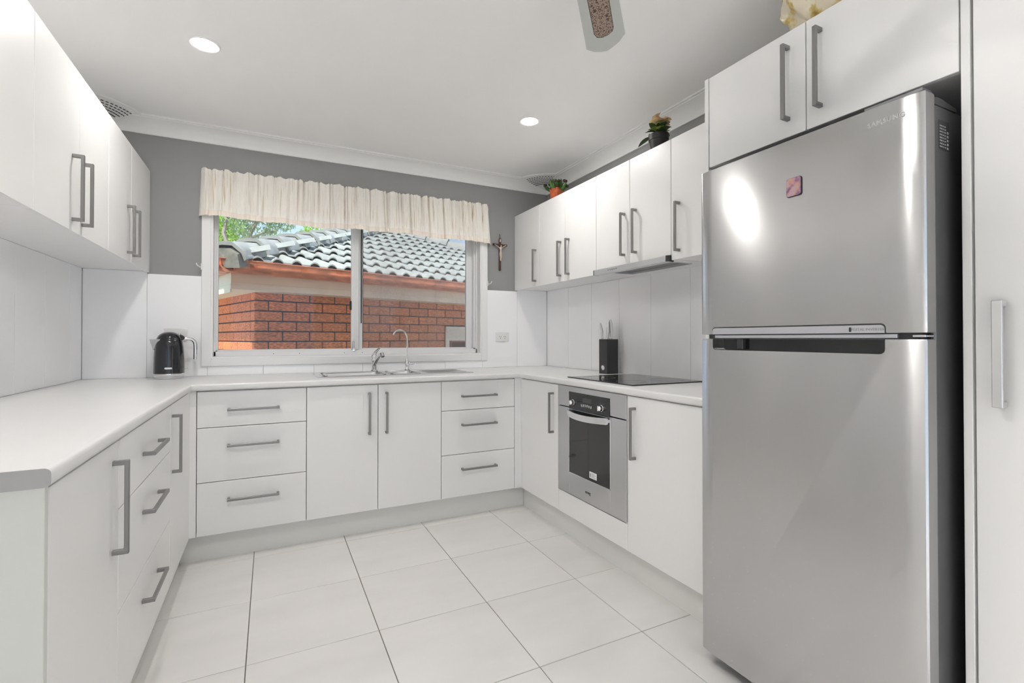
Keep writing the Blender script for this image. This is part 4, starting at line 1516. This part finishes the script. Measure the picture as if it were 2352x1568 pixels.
for k in range(26):
    a = rnd.uniform(0, 2 * PI)
    el = rnd.uniform(-.9, .1)
    s = rnd.uniform(1.1, 1.6)
    o = child('leaf', lm, sp_, (px_ + rnd.uniform(-.025, .025), py_ + rnd.uniform(-.025, .025), ZU1 + PH - .014), Euler((0, el, a)))
    o.scale = (s, s, s)
sm_ = M().tube([(0, 0, 0), (.010, 0, .025), (.022, 0, .050)], [.002, .002, .0025], 6)
for k in range(6):
    a = k * PI / 3
    sm_.lathe([(0, -.007), (.006, -.004), (.0075, .002), (.004, .008), (0, .009)], (.024 + .006 * math.cos(a), .006 * math.sin(a), .054), 6)
sm_ = sm_.mesh('flower_stem', SUCC_DARK, 60)
for k in range(10):
    a = k * 2 * PI / 10 + rnd.uniform(-.2, .2)
    s = rnd.uniform(.95, 1.35)
    o = child('flower_stem', sm_, sp_, (px_ + .03 * math.cos(a), py_ + .03 * math.sin(a), ZU1 + PH - .012), Euler((0, rnd.uniform(.1, .75), a)))
    o.scale = (s, s, s)

# kalanchoe in a black plastic pot
qx, qy = 2.775, -1.527
fp = thing('potted_flower', 'yellowing flowering plant in a round black pot on top of the wall cabinets', 'plant', (qx, qy, ZU1))
PH2 = .098
M().lathe([(0, .0005), (.036, .0005), (.048, PH2 - .030), (.0515, PH2 - .030), (.053, PH2), (.049, PH2), (.046, PH2 - .014), (0, PH2 - .014)], (qx, qy, ZU1), 32).build('pot', POTBLACK, fp)
l1 = leaf_mesh('leaf', .055, .017, LEAFD)
l2 = leaf_mesh('leaf', .045, .016, LEAFL)
l3 = leaf_mesh('leaf', .085, .022, LEAFD, curl=.1)
f1 = leaf_mesh('flower', .034, .017, PETALY, curl=.4)
f2 = leaf_mesh('flower', .048, .022, PETAL, curl=.4)
top = Vector((qx, qy, ZU1 + PH2 - .008))
for k in range(26):
    a = rnd.uniform(0, 2 * PI)
    z = rnd.uniform(0, .04)
    child('leaf', l1 if rnd.random() < .6 else l2, fp, (qx + .016 * math.cos(a), qy + .016 * math.sin(a), top.z + z), Euler((rnd.uniform(-.3, .3), rnd.uniform(-.75, .15), a)))
# one long drooping leaf towards the window, and dark ones towards the refrigerator
child('leaf', l3, fp, (qx - .012, qy + .036, top.z + .010), Euler((0, .42, math.radians(118))))
child('leaf', l1, fp, (qx - .02, qy - .030, top.z + .020), Euler((0, .05, math.radians(-80))))
child('leaf', l1, fp, (qx - .02, qy - .030, top.z + .034), Euler((0, -.12, math.radians(-95))))
for k in range(20):
    a = rnd.uniform(0, 2 * PI)
    z = rnd.uniform(.045, .075)
    left = math.sin(a) > 0
    child('flower', f1 if left else f2, fp, (qx + .018 * math.cos(a), qy + .020 * math.sin(a), top.z + z), Euler((rnd.uniform(-.4, .4), rnd.uniform(-1.0, -.1), a)))
child('flower', f2, fp, (qx - .03, qy - .015, top.z + .078), Euler((.5, -.5, math.radians(-110))))
M().tube([(qx, qy, top.z - .005), (qx + .002, qy, top.z + .06)], [.008, .004], 8).build('stem', LEAFD, fp)

# crumpled gold fabric bundle above the refrigerator
gx_, gy_, gz_ = 2.575, -2.545, ZU1
gm = bmesh.new()
bmesh.ops.create_icosphere(gm, subdivisions=5, radius=1.0)
from mathutils import noise as mnoise
for v in gm.verts:
    d_ = v.co.normalized()
    a = math.atan2(d_.y, d_.x)
    el = math.asin(max(-1, min(1, d_.z)))
    fold = mnoise.noise(Vector((d_.x * 2.2, d_.y * 2.2, d_.z * 1.2)))
    pleat = abs(mnoise.noise(Vector((a * 2.6, el * 1.1, 3.1)))) * 1.2
    crease = abs(mnoise.noise(Vector((d_.x * 6, d_.y * 6, d_.z * 2.5)))) * .35
    r = 1 + .12 * fold - .20 * pleat - .10 * crease
    taper = .62 + .38 * min(1, (d_.z + 1) / .75)
    v.co = Vector((d_.x * .145 * r * taper, d_.y * .175 * r * taper, .158 + d_.z * .158 * (1 + .05 * fold)))
m = M()
m._merge(gm)
m.xf(Matrix.Translation((gx_, gy_, gz_)))
zmin = min(v.co.z for v in m.bm.verts)
for v in m.bm.verts:
    v.co.z += gz_ + .0005 - zmin
tag(m.build('fabric_bundle', GOLD, origin=(gx_, gy_, gz_), smooth=180), 'crumpled shiny gold and cream fabric bundle on top of the cabinet above the refrigerator', 'fabric')

# ------------------------------------------------------------------ outside: ground, neighbour's house, trees
struct(M().box(-30, 40, .2, 60, -.40, -.30).build('ground', CONCRETE, smooth=0))

AZ = math.radians(71.5)
hs_ = thing('neighbour_house', 'red brick house with grey tiled roof and terracotta gutter outside the window', 'house', (.818, 1.233, 0))
hs_.rotation_euler = (0, 0, PI / 2 - AZ)
HX, HD = 6.0, 7.2           # front length, depth (local x along the front, y into the house)
LOC = dict(local=True)
def hb_(m, name, mt, **k):
    return m.build(name, mt, hs_, local=True, **k)
hb_(M().box(.012, HX - .012, .012, HD, -.3, 1.545), 'wall', MORTAR, smooth=0)
# bricks
def brick_mesh(L_, axis):
    m = M()
    if axis == 'x':
        m.box(.0, L_, 0, .10, .0, .0775, bev=.004)
    else:
        m.box(0, .10, 0, L_, 0, .0775, bev=.004)
    return m.mesh('brick', BRICK, 0)
BX = brick_mesh(.229, 'x')
BXH = brick_mesh(.110, 'x')
BY = brick_mesh(.229, 'y')
NC = 12
def put(me, x, y, z):
    o = bpy.data.objects.new('brick', me)
    COL.objects.link(o)
    o.parent = hs_
    o.location = (x, y, z)
WINX0, WINZ1 = 2.035, 1.262
for r in range(NC):
    z = 1.454 - .0888 * r + .0055
    odd = r % 2
    # front face, half brick at the corner on odd rows
    x = 0.0
    if odd:
        put(BXH, 0, 0, z)
        x = .12
    while x < 4.2:
        inwin = z + .07 < WINZ1 + .03 and x + .229 > WINX0 - .01
        if inwin:
            gap = WINX0 - .012 - x
            if gap > .03:
                M().box(x, x + gap, 0, .10, z, z + .0775, bev=.004).build('brick', BRICK, hs_, origin=(x, 0, z), local=True, smooth=0)
            break
        put(BX, x, 0, z)
        x += .24
    y = .112 if not odd else .232
    if odd:
        M().box(0, .10, .112, .222, z, z + .0775, bev=.004).build('brick', BRICK, hs_, origin=(0, 0, z), local=True, smooth=0)
    for k in range(6):
        put(BY, 0, y, z)
        y += .24
rest = M()
for r in range(NC):
    z = 1.454 - .0888 * r + .0055
    odd = r % 2
    for k in range(7):
        x0 = 4.2 + .24 * k + (.12 if odd else 0)
        if x0 + .229 < HX:
            rest.box(x0, x0 + .229, 0, .1, z, z + .0775)
o = hb_(rest, 'far_bricks', BRICK, smooth=0)
o['kind'] = 'stuff'
# their window at the right
hb_(M().box(WINX0, WINX0 + 1.3, -.015, .09, WINZ1 - .065, WINZ1, bev=.003).box(WINX0, WINX0 + .055, -.010, .09, .3, WINZ1 - .065, bev=.003).box(WINX0 + 1.245, WINX0 + 1.3, -.010, .09, .3, WINZ1 - .065).box(WINX0 + .055, WINX0 + 1.245, .0, .09, 1.098, WINZ1 - .065)
    .box(WINX0 + .02, WINX0 + 1.29, -.020, .0, WINZ1 - .072, WINZ1 - .060), 'window_frame', CREAM, smooth=0)
hb_(M().box(WINX0 + .070, WINX0 + 1.24, -.006, .05, 1.080, 1.098).box(WINX0 + .070, WINX0 + .088, -.006, .05, .35, 1.08).box(WINX0 + .088, WINX0 + 1.24, -.006, .05, .35, .37), 'window_sash', REDFRAME, smooth=0)
hb_(M().box(WINX0 + .088, WINX0 + 1.24, .02, .026, .37, 1.08), 'window_pane', mat('far_glass', (.06, .09, .12), .08), smooth=0)
# boxed eaves
E_ = .25
ev = M()
hb_(M().box(-E_ + .012, HX + E_, -E_ + .012, .02, 1.522, 1.53).box(-E_ + .012, .02, .02, HD, 1.522, 1.53), 'soffit', SOFFIT, smooth=0)
hb_(M().box(-E_ + .001, HX + E_, -E_, -E_ + .012, 1.515, 1.570, bev=.002).box(-E_ + .004, HX + E_, -E_ + .004, -E_ + .016, 1.570, 1.66), 'fascia_board', FASCIA, smooth=0)
hb_(M().box(-E_, -E_ + .012, -E_ + .013, HD, 1.49, 1.555, bev=.002).box(-E_ + .004, -E_ + .016, -E_ + .017, HD, 1.555, 1.66), 'fascia_board', SOFFIT, smooth=0, label='sunlit pale fascia board')
hb_(M().box(.03, HX, -.022, .004, 1.528, 1.545), 'eave_bead', SOFFIT, smooth=0)
# gutters: open quad profile
gp = [(0, .09), (0, .0), (.012, -.006)]
for k in range(9):
    a = -PI / 2 + k / 8 * PI * .55
    gp.append((.045 + .062 * math.cos(a) - .006, .052 + .058 * math.sin(a)))
gp += [(.108, .078), (.112, .090), (.106, .094), (.100, .090), (.098, .070)]
for k in range(7):
    a = PI * .05 - k / 6 * PI * .5
    gp.append((.045 + .050 * math.cos(a), .054 + .046 * math.sin(a)))
gp += [(.010, .010), (.006, .09)]
GZ = 1.645
hb_(M().prism(gp, lambda u, v, a: (a, -E_ + .002 - u, GZ + v), -E_ - .108, HX + .3), 'gutter', GUTTER, smooth=40)
hb_(M().prism(gp, lambda u, v, a: (-E_ + .002 - u, a, GZ + v), -E_ - .108, HD), 'gutter', GUTTER, smooth=40)
# roof
TP = math.tan(math.radians(21))
EO = .335
RZ = 1.712
def roof_z(t):
    return RZ + t * TP
ML = (HX + 2 * EO) / 2
rb = M()
A_, B_, C_ = (-EO + .06, -EO + .06, RZ - .0), (HX + EO - .06, -EO + .06, RZ - .0), (HX / 2, -EO + ML, roof_z(ML) - .03)
D_ = (HX / 2, HD, roof_z(ML) - .03)
rb.raw([A_, B_, C_, D_, (-EO + .06, HD, RZ), (HX + EO - .06, HD, RZ)], [(0, 1, 2), (0, 2, 3, 4), (1, 5, 3, 2)])
hb_(rb, 'roof_base', BED, smooth=0)
TW, TG = .305, .315
def tile_mesh():
    vs, fs = [], []
    n = 20
    LEN = TG + .045
    st = math.hypot(1, TP)
    def prof_(s):
        u = (s * 2) % 1.0
        return .031 * max(0, math.sin(PI * (u - .2) / .6)) ** .75 if .2 < u < .8 else 0
    for k in range(n + 1):
        s = k / n
        x = s * TW
        h = prof_(s)
        vs += [(x, 0, h + .044), (x, LEN, h + .004 + LEN * TP), (x, 0, h + .032)]
    for k in range(n):
        a = k * 3
        fs += [(a, a + 3, a + 4, a + 1), (a + 2, a + 5, a + 3, a)]
    return M().raw(vs, fs).mesh('roof_tile', ROOF, 35)
RT = tile_mesh()
ncount = 0
for r in range(11):
    t0 = r * TG
    y = -EO + t0
    xa, xb = -EO + t0, HX + EO - t0
    k0 = math.ceil((xa - .10) / TW)
    k = k0
    while k * TW + TW < xb + .18:
        o = bpy.data.objects.new('roof_tile', RT)
        COL.objects.link(o)
        o.parent = hs_
        o.location = (k * TW, y, roof_z(t0) - .004)
        k += 1
        ncount += 1
# side slope tiles joined (hidden behind the hip from the kitchen)
ss = M()
for r in range(11):
    t0 = r * TG
    n = int((HD - t0) / .1525)
    vs, fs = [], []
    for k in range(n * 4 + 1):
        yv = -EO + t0 + k * .1525 / 4
        h = .046 * max(0, math.sin(k / 4 * 2 * PI))
        vs += [(-EO + t0, yv, roof_z(t0) + h + .03), (-EO + t0 + TG + .04, yv, roof_z(t0 + TG + .04) + h), (-EO + t0, yv, roof_z(t0) + h)]
    for k in range(n * 4):
        a = k * 3
        fs += [(a, a + 1, a + 4, a + 3), (a, a + 3, a + 5, a + 2)]
    ss.raw(vs, fs)
o = hb_(ss, 'side_roof_tiles', ROOF, smooth=35)
o['kind'] = 'stuff'
# hip caps
def cap_mesh(L_):
    sec = [(-.150, -.075), (-.135, -.015), (-.070, .046), (0, .052), (.070, .046), (.135, -.015), (.150, -.075)]
    vs, fs = [], []
    n = len(sec)
    for (s, k, dz) in ((0, 1.10, .030), (L_, .92, 0)):
        for u, v in sec:
            vs.append((s, u * k, v * k + dz))
    for (s, k, dz) in ((0, .98, .008), (L_, .80, -.02)):
        for u, v in sec:
            vs.append((s, u * k, v * k + dz))
    for k in range(n - 1):
        fs += [(k, k + 1, n + k + 1, n + k), (k, 2 * n + k, 2 * n + k + 1, k + 1), (2 * n + k + 1, 2 * n + k, 3 * n + k, 3 * n + k + 1)]
    m = M().raw(vs, fs)
    bmesh.ops.recalc_face_normals(m.bm, faces=m.bm.faces)
    return m.mesh('ridge_cap', CAPM, 50)
CP = cap_mesh(.40)
def hip(p0, dirxy, count, step):
    d3 = Vector((dirxy[0], dirxy[1], TP * abs(dirxy[0]))).normalized()
    xa = d3
    ya = Vector((-dirxy[1], dirxy[0], 0)).normalized()
    za = xa.cross(ya)
    R = Matrix((xa, ya, za)).transposed()
    for k in range(count):
        o = bpy.data.objects.new('ridge_cap', CP)
        COL.objects.link(o)
        o.parent = hs_
        o.location = Vector(p0) + d3 * (k * step)
        o.rotation_euler = R.to_euler()
    return d3, ya
hip((-EO + .02, -EO + .02, RZ + .072), (1, 1), 13, .372)
hip((HX + EO - .02, -EO + .02, RZ + .072), (-1, 1), 13, .372)
bdm = M()
for (p0, dx) in (((-EO, -EO, RZ), 1), ((HX + EO, -EO, RZ), -1)):
    d3 = Vector((dx, 1, TP)).normalized()
    sd = Vector((-1, dx, 0)).normalized()
    p0 = Vector(p0)
    vs = []
    for s in (0.0, 4.6):
        for u, h in ((-.140, -.05), (-.120, .055), (-.055, .098), (.055, .098), (.120, .055), (.140, -.05)):
            vs.append(tuple(p0 + d3 * s + sd * u + Vector((0, 0, h))))
    bdm.raw(vs, [(k, k + 1, k + 7, k + 6) for k in range(5)] + [(5, 4, 3, 2, 1, 0)])
hb_(bdm, 'cap_bedding', BED, smooth=0)

# trees
def tree(name, label, base, height, blobs, leaf, nleaf, lsize, droop, trunk, branches):
    t = thing(name, label, 'tree', base)
    bx, by, bz = base
    m = M()
    m.tube([(bx + x, by + y, bz + z) for x, y, z, r in trunk], [r for x, y, z, r in trunk], 8)
    for br in branches:
        m.tube([(bx + x, by + y, bz + z) for x, y, z, r in br], [r for x, y, z, r in br], 6)
    m.build('trunk', BARK, t)
    rr = random.Random(len(label))
    vs, fs = [], []
    tot = sum(b[3] ** 2 for b in blobs)
    for (x, y, z, R) in blobs:
        for _ in range(int(nleaf * R * R / tot)):
            while True:
                p = Vector((rr.uniform(-1, 1), rr.uniform(-1, 1), rr.uniform(-1, 1)))
                if .25 < p.length < 1:
                    break
            c = Vector((bx + x, by + y, bz + z)) + p * R
            a = Vector((rr.uniform(-1, 1), rr.uniform(-1, 1), rr.uniform(-1, 1) - droop)).normalized()
            b = a.orthogonal().normalized()
            b = (Matrix.Rotation(rr.uniform(0, 6.28), 3, a) @ b)
            L_, w_ = lsize[0] * rr.uniform(.7, 1.3), lsize[1] * rr.uniform(.7, 1.3)
            i = len(vs)
            vs += [c - a * L_ / 2, c + b * w_ / 2, c + a * L_ / 2, c - b * w_ / 2]
            fs.append((i, i + 1, i + 2, i + 3))
    me = bpy.data.meshes.new('foliage')
    me.from_pydata([tuple(v - Vector(base)) for v in vs], [], fs)
    me.materials.append(leaf)
    o = child('foliage', me, t, base)
    o['kind'] = 'stuff'
    return t
import mathutils
def at(u, v, dep):
    """ground point that the line of sight meets: pixel column u at a given distance"""
    fw = Vector((math.sin(YAW), math.cos(YAW), 0))
    rt_ = Vector((math.cos(YAW), -math.sin(YAW), 0))
    p = Vector((.9403, -3.4662, 1.1292)) + (fw + rt_ * ((u - 1176) / F_PX)) * dep
    return (p.x, p.y), 1.1292 + (776 - v) / F_PX * dep
(px, py), zc = at(567, 520, 13)
tree('gum_tree', 'tall pale-trunked gum tree with drooping grey-green leaves behind the roof', (px, py, -.3), 6,
     [(-.2, 0, 4.55, .42), (.35, .2, 4.75, .5), (.62, 0, 4.2, .30), (-.05, .3, 5.2, .7), (.9, .3, 4.9, .45), (.1, -.1, 4.0, .30), (.75, 0, 3.85, .16), (.30, 0, 3.75, .2)], GUM, 2300, (.16, .035), .9,
     [(-.45, 0, 0, .16), (-.40, 0, 2.5, .12), (-.28, 0, 3.4, .085), (.0, .05, 4.1, .06), (.35, .1, 4.9, .04), (.5, .1, 5.8, .02)],
     [[(-.28, 0, 3.4, .06), (-.55, .0, 4.2, .05), (-.45, 0, 4.8, .04), (-.1, 0, 5.3, .03)], [(.0, .05, 4.1, .04), (.4, 0, 4.3, .03), (.75, 0, 4.4, .015)], [(-.1, 0, 3.8, .03), (.2, 0, 3.9, .02), (.45, 0, 3.75, .01)]])
(px, py), zc = at(505, 520, 15)
tree('leafy_tree', 'bright green leafy tree at the window edge behind the gum tree', (px, py, -.3), 5,
     [(-.2, 0, 4.3, .75), (.15, .2, 3.6, .55), (-.3, .2, 5.2, .8), (.3, .3, 4.9, .4), (-.6, 0, 3.4, .7)], GREEN1, 7500, (.10, .055), .1,
     [(0, 0, 0, .15), (-.05, 0, 2.5, .11), (-.1, 0, 4.0, .05)], [])
(px, py), zc = at(705, 530, 18)
tree('leafy_tree', 'round bright green tree just above the middle of the roof ridge', (px, py, -.3), 5,
     [(0, 0, 4.35, .70), (.55, .1, 4.5, .6), (-.55, .1, 4.1, .5), (.2, .2, 5.1, .6), (-.75, .1, 3.85, .35), (1.1, 0, 4.6, .5)], GREEN1, 6500, (.11, .06), .1,
     [(0, 0, 0, .15), (.05, 0, 2.5, .11), (.1, 0, 4.4, .05)], [])
